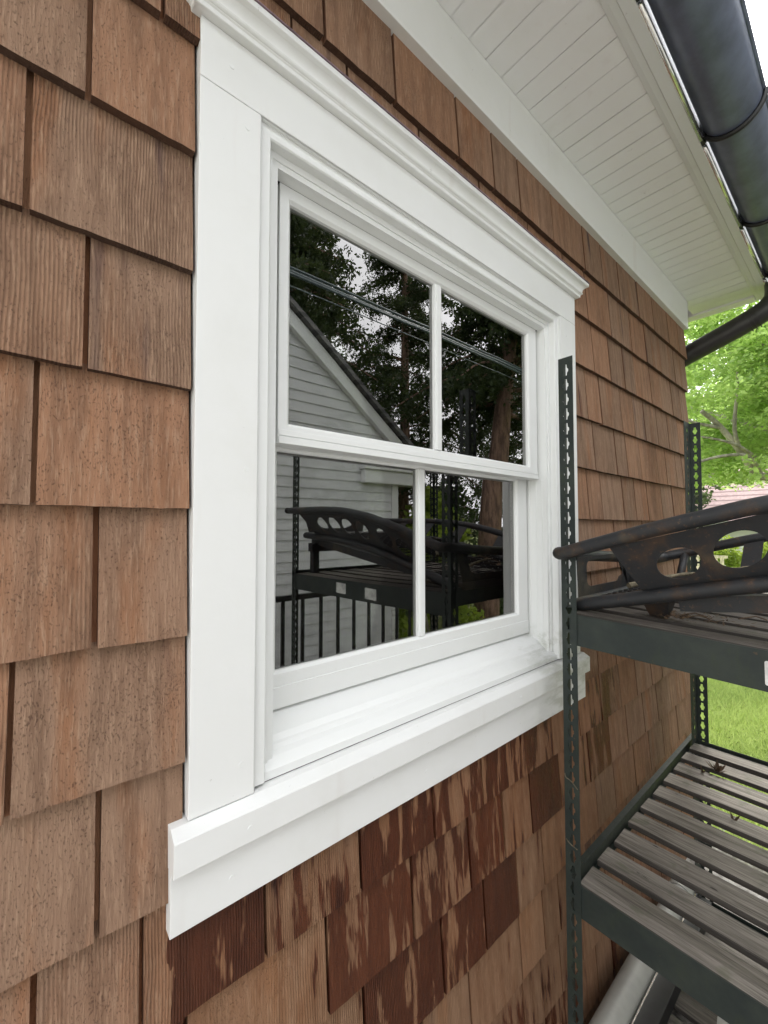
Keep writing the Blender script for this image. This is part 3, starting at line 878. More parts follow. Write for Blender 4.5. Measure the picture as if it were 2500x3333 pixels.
def shelf(zt, dark, tilt, n_extra=0, beam_h=.088):
    """zt height of slat tops, tilt drop of the near beam towards the street side"""
    b = MB()
    zz = zt-.004
    # near beam (x = RX0), channel with lips
    yA, yB = RY0-.040, RY1+.040
    for xx, s in ((RX0+.004, 1), (RX1-.004, -1)):
        prof = [(xx, zz), (xx, zz-beam_h), (xx+s*.022, zz-beam_h), (xx+s*.022, zz-beam_h+.003), (xx+s*.003, zz-beam_h+.003), (xx+s*.003, zz)]
        b.loft([[(p[0], yA+.020, p[1]) for p in prof], [(p[0], yB-.020, p[1]-tilt) for p in prof]])
        b.loft([[(xx+s*.003, yA, zz-.015), (xx+s*.03, yA, zz-.015), (xx+s*.03, yA, zz-.018), (xx+s*.003, yA, zz-.018)],
                [(xx+s*.003, yB, zz-.015-tilt), (xx+s*.03, yB, zz-.015-tilt), (xx+s*.03, yB, zz-.018-tilt), (xx+s*.003, yB, zz-.018-tilt)]])
    for yy, s, dz in ((RY0-.004, -1, 0), (RY1+.004, 1, -tilt)):
        prof = [(yy, zz+.020+dz), (yy, zz-.050+dz), (yy+s*.020, zz-.050+dz), (yy+s*.020, zz-.047+dz), (yy+s*.003, zz-.047+dz), (yy+s*.003, zz+.017+dz), (yy+s*.018, zz+.017+dz), (yy+s*.018, zz+.020+dz)]
        b.prism(prof, RX0+.006, RX1-.006)
    fr = b.build('shelf', M['green'], rack, bevel=.0008)
    b = MB(); x = RX0+.006; i = 0
    pw = .1255
    cnt = 10
    pw = (RX1-RX0-.03)/cnt
    for i in range(cnt):
        x0 = RX0+.008+i*pw+rs.uniform(-.003, .003); w = pw*.69+rs.uniform(-.004, .004)
        b.cur = (rs.random(), rs.random(), rs.random())
        y0 = RY0-.030+rs.uniform(-.006, .002); y1 = RY1+.030; th = .016
        rings = []; m_ = 14; tw = rs.uniform(-.004, .004); sg = rs.uniform(0, .006)
        for j in range(m_+1):
            t = j/m_; y = y0+(y1-y0)*t
            z = zt-tilt*t-sg*sin(pi*t)+.0006*sin(7*t+i)
            a = tw*(t-.5)
            ww = w+rs.uniform(-.0008, .0008)
            rings.append([(x0, y, z-th-a), (x0+rs.uniform(0, .0008), y, z-.0022-a), (x0+.002, y, z-a), (x0+ww-.002, y, z+a), (x0+ww, y, z-.0022+a), (x0+ww, y, z-th+a)])
        b.loft(rings)
    b.cur = None
    b.build('slat_deck', M['slatd'] if dark else M['slat'], fr, fixn=True)
    return fr
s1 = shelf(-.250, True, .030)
s2 = shelf(-1.010, False, .0)
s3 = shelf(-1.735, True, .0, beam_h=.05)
# paper labels on the near beam of the upper shelf
def rrect(x0, x1, z0, z1, r, n=4):
    out = []
    for cx, cz, a in ((x1-r, z1-r, 0), (x0+r, z1-r, pi/2), (x0+r, z0+r, pi), (x1-r, z0+r, 1.5*pi)):
        for i in range(n+1):
            t = a+pi/2*i/n; out.append((cx+r*cos(t), cz+r*sin(t)))
    return out
for ya in (-.555, -.80):
    b = MB()
    b.plate(rrect(0, .085, 0, .052, .004), [], lambda u, v: (RX0+.0036, ya-u+.016, -.3385+v), (.0006, 0, 0))
    b.build('beam_label', M['label'], s1)

# ------------------------------------------------------------------ steel carrier basket lying tilted on the upper shelf
bask = empty('steel_carrier_basket', (1.55, -.70, -.24), 0, 'rusty black steel carrier basket with oval holes resting on the top rack shelf', 'carrier basket')
def piece(t, pts):
    if t <= pts[0][0]: return pts[0][1]
    for (a, za), (c, zc) in zip(pts, pts[1:]):
        if t <= c: return za+(zc-za)*(t-a)/(c-a)
    return pts[-1][1]
def zb(y): return piece(-y, [(.10, -.236), (.136, -.230), (.218, -.209), (.306, -.187), (.43, -.155), (.55, -.124), (.75, -.090), (.95, -.068), (1.33, -.050)])
def ztop(y): return piece(-y, [(.10, -.080), (.121, -.075), (.178, -.057), (.258, -.033), (.34, -.008), (.454, .022), (.559, .048), (.75, .077), (.95, .090), (1.35, .098)])
TR, BR = .0185, .0190
b = MB()
xa, xb_ = 1.165, 2.03
nearp = [(xa+.0, y, ztop(y)) for y in (-.118, -.16, -.222, -.29, -.365, -.456, -.559, -.75, -.95, -1.15, -1.28)]
loop = [(1.30, -.088, -.080), (1.215, -.090, -.078), (1.180, -.100, -.077)]+nearp+[(xa+.02, -1.34, .098), (xa+.08, -1.37, .10), (xb_-.08, -1.37, .10), (xb_-.02, -1.34, .098)]
farp = [(xb_, y, ztop(y)) for y in (-1.25, -1.0, -.8, -.6, -.45, -.33, -.24)]+[(xb_-.02, -.16, -.06), (xb_-.08, -.12, -.075), (1.6, -.10, -.078), (1.30, -.088, -.080)]
tr = [(p[0], p[1], p[2]-.055*max(0, min(1, (p[0]-1.2)/.75))) for p in bez(loop+farp, 4)]
b.tube(tr, TR, 14, caps=False)
b.build('top_rail', M['rust'], bask, smooth=True)
b = MB()
xf0, xf1 = 1.262, 1.93
lp = [(1.55, -.112, zb(-.112)), (1.31, -.112, zb(-.112)), (1.275, -.116, zb(-.115)), (xf0, -.14, zb(-.14)), (xf0, -.3, zb(-.3)), (xf0, -.6, zb(-.6)), (xf0, -.9, zb(-.9)), (xf0, -1.25, zb(-1.25)), (xf0+.02, -1.30, zb(-1.30)), (xf0+.1, -1.31, zb(-1.31)),
      (xf1-.1, -1.31, zb(-1.31)), (xf1, -1.28, zb(-1.28)), (xf1, -.7, zb(-.7)), (xf1, -.2, zb(-.2)), (xf1-.02, -.13, zb(-.13)), (1.75, -.112, zb(-.112)), (1.55, -.112, zb(-.112))]
b.tube(bez(lp, 5), BR, 14, caps=False)
b.build('bottom_rail', M['rust'], bask, smooth=True)
# side plate facing the camera side, with oval holes
def side(u, v):
    """u along -y from the wall, v 0 bottom..1 top"""
    y = -u
    zb0 = zb(y)+.012; zt0 = ztop(y)-.012
    if u <= .6001:
        zb0 = -.232+.262*(u-.136)+.012; zt0 = -.071+.270*(u-.121)-.016
    return (xf0+.004+(xa+.012-xf0)*v, y, zb0+(zt0-zb0)*v)
def oval(cu, cv, ru, rv, n=28): return [(cu+ru*cos(2*pi*i/n), cv+rv*sin(2*pi*i/n)) for i in range(n)]
outl = [(.238, 1.0), (.248, .8), (.259, .6), (.270, .4), (.281, .2), (.293, 0.0), (.6, 0.0), (.6, 1.0)]
b = MB(); b.plate(outl, [oval(.381, .47, .046, .275, 40), oval(.501, .52, .048, .30, 40)], side, (.003, 0, 0))
us = [.7, .8, .9, 1.0, 1.1]
outl = [(.6, 0.0)]+[(u, 0.0) for u in us]+[(1.18, 0.0), (1.24, 1.0)]+[(u, 1.0) for u in reversed(us)]+[(.6, 1.0)]
b.plate(outl, [oval(.665+.125*k, .52, .048, .30) for k in range(4)], side, (.003, 0, 0))
b.build('side_panel', M['rust'], bask)
for (u0, u1) in ((.385, .44), (.66, .74), (.93, 1.01), (1.18, 1.24)):
    b = MB(); b.plate([(u0, 0), (u1, 0), (u1, 1), (u0, 1)], [], lambda u, v: (xf1-.004+(xb_-.012-xf1)*v, -u, zb(-u)+.012+(ztop(-u)-.055-.024-zb(-u))*v), (-.003, 0, 0)); b.build('side_plate', M['rust'], bask)
b = MB(); b.tube([(xf1, -.20, zb(-.20)), (xb_-.01, -.20, ztop(-.20)-.058)], .014, 12); b.build('side_strut', M['rust'], bask, smooth=True)
# end panels: plate at the corner with a rounded window
def endp(y0, flip=1):
    def f(u, v):
        zb0 = zb(y0)+.012; zt0 = (ztop(y0) if y0 < -.5 else -.078)-.014
        return (u+(xa+.045-xf0)*v*(1 if u < 1.6 else -1)*.6, y0-.010*v*flip, zb0+(zt0-zb0)*v)
    return f
def rq(x0, x1, v0, v1, r, rv, n=5):
    out = []
    for cx, cv, a in ((x1-r, v1-rv, 0), (x0+r, v1-rv, pi/2), (x0+r, v0+rv, pi), (x1-r, v0+rv, 1.5*pi)):
        for i in range(n+1):
            t = a+pi/2*i/n; out.append((cx+r*cos(t), cv+rv*sin(t)))
    return out
b = MB(); b.plate([(1.285, 0), (1.68, 0), (1.68, 1), (1.285, 1)], [rq(1.345, 1.60, .26, .90, .03, .16)], endp(-.108), (0, .003, 0))
b.build('end_panel', M['rust'], bask)
b = MB(); b.plate([(1.74, 0), (1.90, 0), (1.90, 1), (1.74, 1)], [rq(1.775, 1.86, .2, .85, .02, .15)], endp(-.108), (0, .003, 0))
b.build('end_panel', M['rust'], bask)
b = MB(); b.tube([(1.70, -.112, zb(-.11)), (1.70, -.098, -.08)], .016, 12)
b.build('end_strut', M['rust'], bask, smooth=True)
b = MB(); b.plate([(1.30, 0), (1.72, 0), (1.72, 1), (1.30, 1)], [rq(1.38, 1.62, .25, .85, .05, .3)], endp(-1.318), (0, -.003, 0))
b.build('end_panel', M['rust'], bask)
# expanded metal floor
b = MB()
dx, dy = .046, .022
nx = int((xf1-xf0-.03)/dx); ny = int(1.17/dy)
for i in range(nx+1):
    for j in range(ny):
        x = xf0+.02+i*dx; y = -.125-j*dy
        xm = x+dx/2*(1 if j % 2 == 0 else -1)*.5; xn = x-dx/2*(1 if j % 2 == 0 else -1)*.5
        b.obox((xn, y, zb(y)+.012), (xm, y-dy, zb(y-dy)+.012), .0035, .0025)
        b.obox((xn+dx, y, zb(y)+.012), (xm, y-dy, zb(y-dy)+.012), .0035, .0025)
b.build('mesh_floor', M['rust'], bask, fixn=False)
# feet and cross bar under the floor
for (fx, fy) in ((1.36, -.30), (1.85, -.30)):
    b = MB()
    zt_ = zb(fy)-.01
    b.loft([[(fx-.045, fy+.035, zt_), (fx+.025, fy+.035, zt_), (fx+.025, fy-.035, zt_), (fx-.045, fy-.035, zt_)],
            [(fx-.012, fy+.022, -.2515), (fx+.015, fy+.022, -.2515), (fx+.015, fy-.022, -.2515), (fx-.012, fy-.022, -.2515)]])
    b.build('foot', M['rust'], bask)
b = MB()
b.obox((1.33, -.36, zb(-.36)-.030), (1.33, -1.30, zb(-1.30)-.030), .045, .040)
b.obox((1.86, -.36, zb(-.36)-.030), (1.86, -1.30, zb(-1.30)-.030), .045, .040)
b.obox((1.27, -1.25, zb(-1.25)-.07), (1.92, -1.25, zb(-1.25)-.07), .05, .05)
b.obox((1.30, -1.25, zb(-1.25)-.08), (1.30, -1.25, -.285), .04, .04, (1, 0, 0))
b.obox((1.88, -1.25, zb(-1.25)-.08), (1.88, -1.25, -.285), .04, .04, (1, 0, 0))
b.build('cross_bar', M['rust'], bask)

# ------------------------------------------------------------------ branches and leaves lying about
def stick(pts, r, name, label):
    b = MB(); P = bez(pts, 5)
    rr_ = [r*(1-.5*i/len(P))*(1+.15*sin(i*1.7)) for i in range(len(P))]
    b.tube(P, rr_, 8)
    return tag(b.build(name, M['twig'], auto=60), label, 'branch')
fz = lambda y: zb(y)+.026
stick([(1.42, -.20, fz(-.2)+.005), (1.52, -.245, fz(-.245)+.006), (1.62, -.27, fz(-.27)+.01), (1.74, -.30, fz(-.3)+.004)], .0085, 'dead_branch', 'thin grey dead branch lying in the basket behind its first oval hole')
stick([(1.46, -.40, fz(-.4)), (1.50, -.44, fz(-.44)+.004), (1.53, -.475, fz(-.475)+.004), (1.56, -.53, fz(-.53)+.01), (1.60, -.60, fz(-.60)+.006)], .0085, 'dead_branch', 'knobbly forked dead branch lying in the basket behind its second oval hole')
b = MB()
def litter(cx, cy, cz, n, sp, sz):
    for i in range(n):
        x = cx+rs.gauss(0, sp); y = cy+rs.gauss(0, sp); z = cz+rs.uniform(.001, .012)
        a = rs.uniform(0, 2*pi); l = sz*rs.uniform(.5, 1.4); t = rs.uniform(-.6, .6)
        u = Vector((cos(a), sin(a), t)).normalized()*l; v = Vector((-sin(a), cos(a), rs.uniform(-.4, .4)))*l*.35
        c = Vector((x, y, z)); w = Vector((0, 0, .0006))
        b.loft([[c-u, c+v*.7-w, c+v*.4+u*.5, c+u, c-v*.7], [c-u+w, c+v*.7, c+v*.4+u*.5+w, c+u+w, c-v*.7+w]])
litter(1.345, -.335, -.250, 60, .018, .009)
litter(1.40, -.42, -.252, 40, .04, .008)
for (cx, cy) in ((1.36, -.345), (1.33, -.36), (1.43, -.46)):
    b.tube([(cx, cy, -.243), (cx+.03, cy-.03, -.236), (cx+.05, cy-.05, -.245)], .0018, 5)
tag(b.build('leaf_litter', M['drygr'], fixn=False), 'dry leaf and bark litter on the upper shelf around the basket foot', 'leaf litter', kind='stuff')
def dry(cx, cy, cz, n, name, label, r):
    b = MB()
    for i in range(n):
        a = rs.uniform(0, 2*pi); e = rs.uniform(.1, 1.0)
        d = Vector((cos(a)*cos(e), sin(a)*cos(e), sin(e)))*r*rs.uniform(.4, 1)
        p = Vector((cx, cy, cz+.003))
        s_ = Vector((-sin(a), cos(a), .3))*r*.14
        b.loft([[p, p+s_*.4, p+d*.5+s_], [p+d*.5-s_, p+d*.5+s_*.9, p+d+Vector((0, 0, r*.1))]], caps=True)
    return tag(b.build(name, M['drygr'], fixn=False), label, 'dead leaf')
dry(2.17, -.255, -1.010, 16, 'dead_leaf', 'dark curled dead leaf on the far slats of the middle shelf', .055)
dry(2.12, -.215, -1.010, 7, 'dead_leaf', 'thin twiggy dead leaf at the wall end of the middle shelf', .03)
dry(1.86, -.36, -1.010, 6, 'dead_leaf', 'flat reddish dead leaf in the middle of the middle shelf', .028)
def tend(pts, label):
    b = MB(); b.tube(bez(pts, 5), .0011, 5)
    return tag(b.build('vine_tendril', M['twig'], smooth=True), label, 'vine')
tend([(1.197, -.098, -.715), (1.190, -.105, -.722), (1.192, -.118, -.727), (1.196, -.135, -.745)], 'short dark vine tendril clinging to the front post, the upper one')
tend([(1.197, -.100, -.900), (1.191, -.112, -.903), (1.195, -.132, -.912)], 'short dark vine tendril on the front post just above the middle shelf')

# ------------------------------------------------------------------ things stored on the bottom shelf
zs3 = -1.7345
wb = empty('white_pipe', (1.8, -.07, zs3), 0, 'pale plastic pipe lying along the wall on the bottom shelf', 'pipe')
b = MB(); b.tube([(1.15, -.075, zs3+.0475), (2.44, -.075, zs3+.0475)], .046, 28); b.tube([(2.30, -.075, zs3+.0475), (2.44, -.075, zs3+.0475)], .050, 28); b.build('tube', M['pvc'], wb, auto=40)
bb = empty('black_channel', (1.8, -.16, zs3), 0, 'black plastic channel with a bright metal edge beside the pale pipe', 'channel')
b = MB(); b.box(1.16, 2.35, -.185, -.128, zs3+.002, -1.672); b.build('channel', M['dark'], bb, bevel=.003)
b = MB(); b.box(1.16, 2.35, -.131, -.127, -1.6725, -1.664); b.build('metal_edge', M['bead'], bb)
pt = empty('white_flower_pot', (1.85, -.55, zs3), 0, 'pale plastic flower pot standing on the bottom shelf, seen between slats', 'pot')
b = MB(); b.tube([(1.72, -.42, zs3), (1.72, -.42, zs3+.15)], [.06, .085], 24, caps=True); b.build('pot', M['pvc'], pt, auto=40)
b = MB(); b.tube([(1.72, -.42, zs3+.135), (1.72, -.42, zs3+.158)], [.091, .091], 24); b.build('rim', M['pvc'], pt, auto=40)
st = empty('cut_board', (1.6, -.6, zs3), 0, 'short raw pine board lying across the bottom shelf slats', 'board')
b = MB(); b.cur = (.3, .4, .2); b.box(1.42, 1.56, -.80, -.30, zs3+.004, zs3+.03); b.build('plank', M['cream'], st, bevel=.002)

# ------------------------------------------------------------------ foliage helpers
def leaves(name, centers, radii, per, size, mat, parent, flat=.5, aspect=.55, seed=1, up=.6, shade=None):
    rg = np.random.RandomState(seed)
    C = np.repeat(np.array(centers), per, 0); Rr = np.repeat(np.array(radii), per, 0)
    n = len(C)
    d = rg.normal(size=(n, 3)); d /= np.linalg.norm(d, axis=1)[:, None]
    rad = rg.uniform(.15, 1, n)**.5
    P = C+d*rad[:, None]*Rr[:, None]*np.array([1, 1, flat])
    nv = rg.normal(size=(n, 3)); nv[:, 2] = np.abs(nv[:, 2])+up; nv /= np.linalg.norm(nv, axis=1)[:, None]
    t = rg.normal(size=(n, 3)); t -= nv*(t*nv).sum(1)[:, None]; t /= np.linalg.norm(t, axis=1)[:, None]
    bt = np.cross(nv, t)
    s = size*rg.uniform(.6, 1.35, n)[:, None]
    v = np.stack([P-t*s, P+bt*s*aspect-t*s*.1, P+t*s, P-bt*s*aspect-t*s*.1], 1)
    f = np.arange(n*4).reshape(n, 4)
    cl = np.repeat(rg.uniform(0, .6, len(centers)), per)
    r = np.clip(cl+rg.uniform(0, .5, n), 0, 1)
    return np_mesh(name, v.reshape(-1, 3), f, mat, parent, np.stack([r, r, r], 1))

def limb(b, pts, r0, r1, n=8):
    P = bez(pts, 5); k = len(P)
    b.tube(P, [r0+(r1-r0)*i/(k-1) for i in range(k)], n)

# green maple right of the house
mp = empty('maple_tree', (9.2, -.2, G), 0, 'leafy bright green maple tree with pale bare branches beyond the house corner', 'tree')
b = MB()
limb(b, [(9.2, -.2, G), (9.15, -.1, -.6), (9.1, -.05, .5), (9.3, .1, 1.8), (9.1, .3, 3.6)], .17, .07, 12)
limb(b, [(9.15, -.02, .45), (8.8, .25, .75), (8.55, .45, .80), (8.3, .60, 1.15), (8.0, .80, 1.55), (7.7, .95, 1.75)], .075, .03)
limb(b, [(8.3, .60, 1.15), (8.0, .62, 1.45), (7.8, .55, 1.95), (7.6, .5, 2.3)], .035, .012)
limb(b, [(8.0, .80, 1.52), (7.7, 1.05, 1.60), (7.4, 1.30, 1.75), (7.2, 1.5, 1.74)], .03, .010)
limb(b, [(8.6, .42, .82), (8.1, .5, 1.05), (7.6, .75, 1.02), (7.2, 1.1, .88), (6.9, 1.5, .84)], .034, .010)
limb(b, [(8.45, .45, 1.05), (8.0, .6, 1.22), (7.5, .9, 1.32), (7.1, 1.2, 1.30)], .028, .009)
limb(b, [(8.9, .1, 1.1), (8.3, .1, 1.8), (7.8, .2, 2.4), (7.3, .3, 2.9)], .05, .015)
limb(b, [(9.1, 0, 1.3), (9.6, 1.0, 2.0), (10.2, 2.0, 2.6)], .06, .02)
b.build('trunk', M['bark'], mp, smooth=True)
rg = np.random.RandomState(3)
cs = []; rd = []
def az_ok(x, y): return True
for i in range(330):
    x = rg.uniform(7.2, 12.0); az = rg.uniform(73, 86); y = -.7+x/tan(radians_ := math.radians(az))
    z = rg.uniform(.4, 4.6)
    lowb = .20+.25*rg.rand()
    # leave a window for the bare branches and the red roof below
    if (z-.15)/x < (.070 if az > 77.6 else .052): continue
    if x < 8.6 and 79 < az < 83 and 1.0 < z < 1.9 and rg.rand() < .75: continue
    if z > 2.0 and z < 2.9 and 77.5 < az < 80 and rg.rand() < .5: continue
    cs.append((x, y, z)); rd.append(rg.uniform(.28, .52))
for i in range(60):      # the rest of the crown, out of frame to both sides
    cs.append((rg.uniform(7.6, 11.5), rg.uniform(-2.6, -.4), rg.uniform(.9, 4.4))); rd.append(rg.uniform(.4, .7))
leaves('crown', cs, rd, 210, .042, M['maple'], mp, .42, .6, 4, .5)

# dark trees far behind
def big_tree(name, loc, rad, hgt, mat, label, seed, zmin=.0, per=120, size=.09, n=110, group=None):
    t = empty(name, (loc[0], loc[1], G), 0, label, 'tree', group)
    b = MB(); limb(b, [(loc[0], loc[1], G), (loc[0]+.1, loc[1], zmin+1), (loc[0]-.1, loc[1]+.1, hgt*.8)], .18, .05)
    rg = np.random.RandomState(seed)
    for i in range(6):
        a = rg.uniform(0, 2*pi); z = rg.uniform(zmin+.5, hgt*.6)
        limb(b, [(loc[0], loc[1], z), (loc[0]+cos(a)*rad*.4, loc[1]+sin(a)*rad*.4, z+.5), (loc[0]+cos(a)*rad*.8, loc[1]+sin(a)*rad*.8, z+.9)], .07, .02)
    b.build('trunk', M['bark'], t, smooth=True)
    cs = []; rd = []
    for i in range(n):
        u = rg.normal(size=3); u /= np.linalg.norm(u); q = rg.uniform(.35, 1)**.5
        cs.append((loc[0]+u[0]*q*rad, loc[1]+u[1]*q*rad, zmin+(hgt-zmin)*.5+u[2]*q*(hgt-zmin)*.5)); rd.append(rg.uniform(.5, .95)*rad*.26)
    leaves('crown', cs, rd, per, size, mat, t, .6, .6, seed, .5)
    return t
grp = 'trees behind the red roofed house'
big_tree('broadleaf_tree', (16.5, 4.6), 2.3, 4.6, M['darkleaf'], 'dark green tree just past the house corner behind the maple', 21, -.4, 150, .07, 130, grp)
big_tree('broadleaf_tree', (24.5, 2.2), 3.6, 7.5, M['maple'], 'tall pale green tree rising over the red roof', 22, .6, 130, .11, 130, grp)
big_tree('broadleaf_tree', (23.5, 8.5), 3.6, 7.2, M['darkleaf'], 'tall dark tree farthest left beyond the maple', 23, -.4, 120, .11, 120, grp)
big_tree('broadleaf_tree', (25.0, -4.5), 3.8, 8.0, M['darkleaf'], 'tall dark tree right of the red roofed house', 24, .6, 120, .11, 120, grp)

# clipped hedge
hg = empty('hedge', (12.0, 1.4, G), 0, 'clipped green hedge in front of the red roofed house', 'hedge')
rg = np.random.RandomState(9); cs = []; rd = []
for i in range(420):
    cs.append((rg.uniform(11.7, 12.4), rg.uniform(-3, 5.5), rg.uniform(G+.1, -.28))); rd.append(rg.uniform(.18, .3))
leaves('foliage', cs, rd, 170, .034, M['hedge'], hg, .9, .6, 10, .4)
b = MB(); b.box(12.0, 12.12, -2.7, 5.2, G, -.95); b.build('stems', M['darkleaf'], hg)

# house with faded red roof
rh = empty('red_roofed_house', (21, 1, G), 0, 'low white house with faded pinkish red shingle roof behind the hedge', 'house')
b = MB(); b.box(18.3, 24, -7, 7.5, G, .16); b.loft([[(18.3, 7.5, .16), (24, 7.5, .16), (21.2, 7.5, 2.35)], [(18.3, -7, .16), (24, -7, .16), (21.2, -7, 2.35)]]); b.build('wall', M['ntrim'], rh)
b = MB(); b.loft([[(17.9, 7.9, .20), (21.2, 7.9, 2.55), (24.5, 7.9, .20), (24.5, 7.9, .12), (21.2, 7.9, 2.45), (17.9, 7.9, .12)], [(17.9, -7.4, .20), (21.2, -7.4, 2.55), (24.5, -7.4, .20), (24.5, -7.4, .12), (21.2, -7.4, 2.45), (17.9, -7.4, .12)]])
b.build('roof', M['proof'], rh)
b = MB(); b.box(17.82, 17.9, -7.4, 7.9, .06, .19); b.build('gutter', M['ntrim'], rh)
for y in (-4, .5, 5):
    b = MB(); b.box(18.26, 18.3, y, y+.9, -.9, -.1); wdw = b.build('window', M['ntrim'], rh)
    b = MB(); b.box(18.25, 18.262, y+.06, y+.84, -.84, -.16); b.build('pane', M['dark'], wdw)

# cream slatted garden bench in front of the hedge
bn = empty('garden_bench', (10.2, 1.35, G), 0, 'small cream slatted garden bench in front of the hedge', 'bench')
zc = -.62
b = MB()
for i in range(7): b.box(10.40, 10.42, 1.24+i*.1, 1.30+i*.1, -1.30, zc+.02)
b.box(10.39, 10.43, 1.18, 1.98, zc, zc+.05); b.box(10.39, 10.43, 1.18, 1.98, -1.34, -1.29)
b.build('backrest', M['cream'], bn)
b = MB()
for i in range(4): b.box(9.95+i*.11, 10.04+i*.11, 1.2, 1.96, -1.38, -1.36)
b.build('seat', M['cream'], bn)
for (x, y) in ((9.96, 1.2), (9.96, 1.9), (10.38, 1.2), (10.38, 1.9)):
    b = MB(); b.box(x, x+.05, y, y+.05, G-.02, -1.38); b.build('leg', M['cream'], bn)

# ------------------------------------------------------------------ neighbour house across the side yard (reflected in the glass)
NY = -3.2
nh = empty('clapboard_house', (.1, -6, G), 0, 'white clapboard neighbouring house with a steep gable facing the window', 'house')
NX0, NX1, EZ, RX, RZ = -3.55, 3.72, .82, .10, 3.80
slope = (RZ-EZ)/(NX1+.35-RX)
b = MB()
b.box(NX0+.01, NX1-.01, -9.5, NY-.012, G, EZ)
b.loft([[(NX0+.01, NY-.012, EZ), (NX1-.01, NY-.012, EZ), (RX, NY-.012, RZ-.12)], [(NX0+.01, -9.5, EZ), (NX1-.01, -9.5, EZ), (RX, -9.5, RZ-.12)]])
b.build('wall', M['clap'], nh)
b = MB(); z = G
while z < RZ-.15:
    zt_ = z+.118
    def xr_(zz, s):
        if zz <= EZ: return NX1 if s > 0 else NX0
        return RX+s*(RZ-.14-zz)/slope if s > 0 else RX-(RZ-.14-zz)/slope
    b.loft([[(xr_(z, -1), NY+.012, z), (xr_(z, 1), NY+.012, z), (xr_(zt_, 1), NY+.001, zt_), (xr_(zt_, -1), NY+.001, zt_)],
            [(xr_(z, -1), NY-.012, z), (xr_(z, 1), NY-.012, z), (xr_(zt_, 1), NY-.012, zt_), (xr_(zt_, -1), NY-.012, zt_)]])
    z += .118
b.build('clapboards', M['clap'], nh)
b = MB(); b.box(NX1-.09, NX1+.02, NY-.05, NY+.022, G, EZ-.02); b.build('corner_board', M['ntrim'], nh)
b = MB(); b.box(NX1-.60, NX1+.36, NY-.1, NY+.10, .55, .72); b.box(NX1-.63, NX1+.40, NY-.1, NY+.13, .72, .80); b.build('eave_return', M['ntrim'], nh, bevel=.01)
b = MB()
for s in (1, -1):
    ex = RX+s*(NX1+.42-RX); ez = EZ-.06
    b.loft([[(RX, NY+.08, RZ-.02), (RX, NY+.08, RZ-.20), (ex, NY+.08, ez-.16), (ex, NY+.08, ez)], [(RX, NY-.02, RZ-.02), (RX, NY-.02, RZ-.20), (ex, NY-.02, ez-.16), (ex, NY-.02, ez)]])
b.build('rake_board', M['ntrim'], nh)
b = MB()
for s in (1, -1):
    ex = RX+s*(NX1+.45-RX); ez = EZ-.05
    b.loft([[(RX, NY+.14, RZ), (ex, NY+.14, ez), (ex, NY+.14, ez+.06), (RX, NY+.14, RZ+.06)], [(RX, -9.6, RZ), (ex, -9.6, ez), (ex, -9.6, ez+.06), (RX, -9.6, RZ+.06)]])
b.build('roof', M['groof'], nh)

# black railing panel leaning between the houses
rl = empty('black_railing', (2.0, -1.95, G), 0, 'black metal railing with slim balusters in the side yard behind the rack', 'railing')
for q in (-.56, G+.12):
    b = MB(); b.box(1.25, 3.3, -1.97, -1.93, q, q+.04); b.build('rail', M['dark'], rl)
x = 1.27
while x < 3.3:
    b = MB(); b.box(x, x+.022, -1.961, -1.939, G+.1, -.54); b.build('baluster', M['dark'], rl); x += .165
for x in (1.22, 3.3):
    b = MB(); b.box(x-.03, x+.03, -1.98, -1.92, G-.01, -.45); b.build('post', M['dark'], rl)

# overhead cables
for i, (dz, dy, r, lb) in enumerate(((.0, .0, .016, 'thickest grey green overhead cable, middle of the bundle'), (.055, -.03, .011, 'upper thin overhead cable of the bundle'), (-.045, .03, .012, 'lower overhead cable of the bundle'), (-.20, .1, .005, 'thin single wire hanging below the cable bundle'))):
    b = MB()
    b.tube([(-9+j*1.3, -2.2+dy, 2.10+dz+.0016*(((-9+j*1.3)-3)**2)+.01*sin(j*1.3+i)) for j in range(20)], r, 8)
    tag(b.build('overhead_cable', M['cable'], smooth=True), lb, 'cable', 'overhead cables')

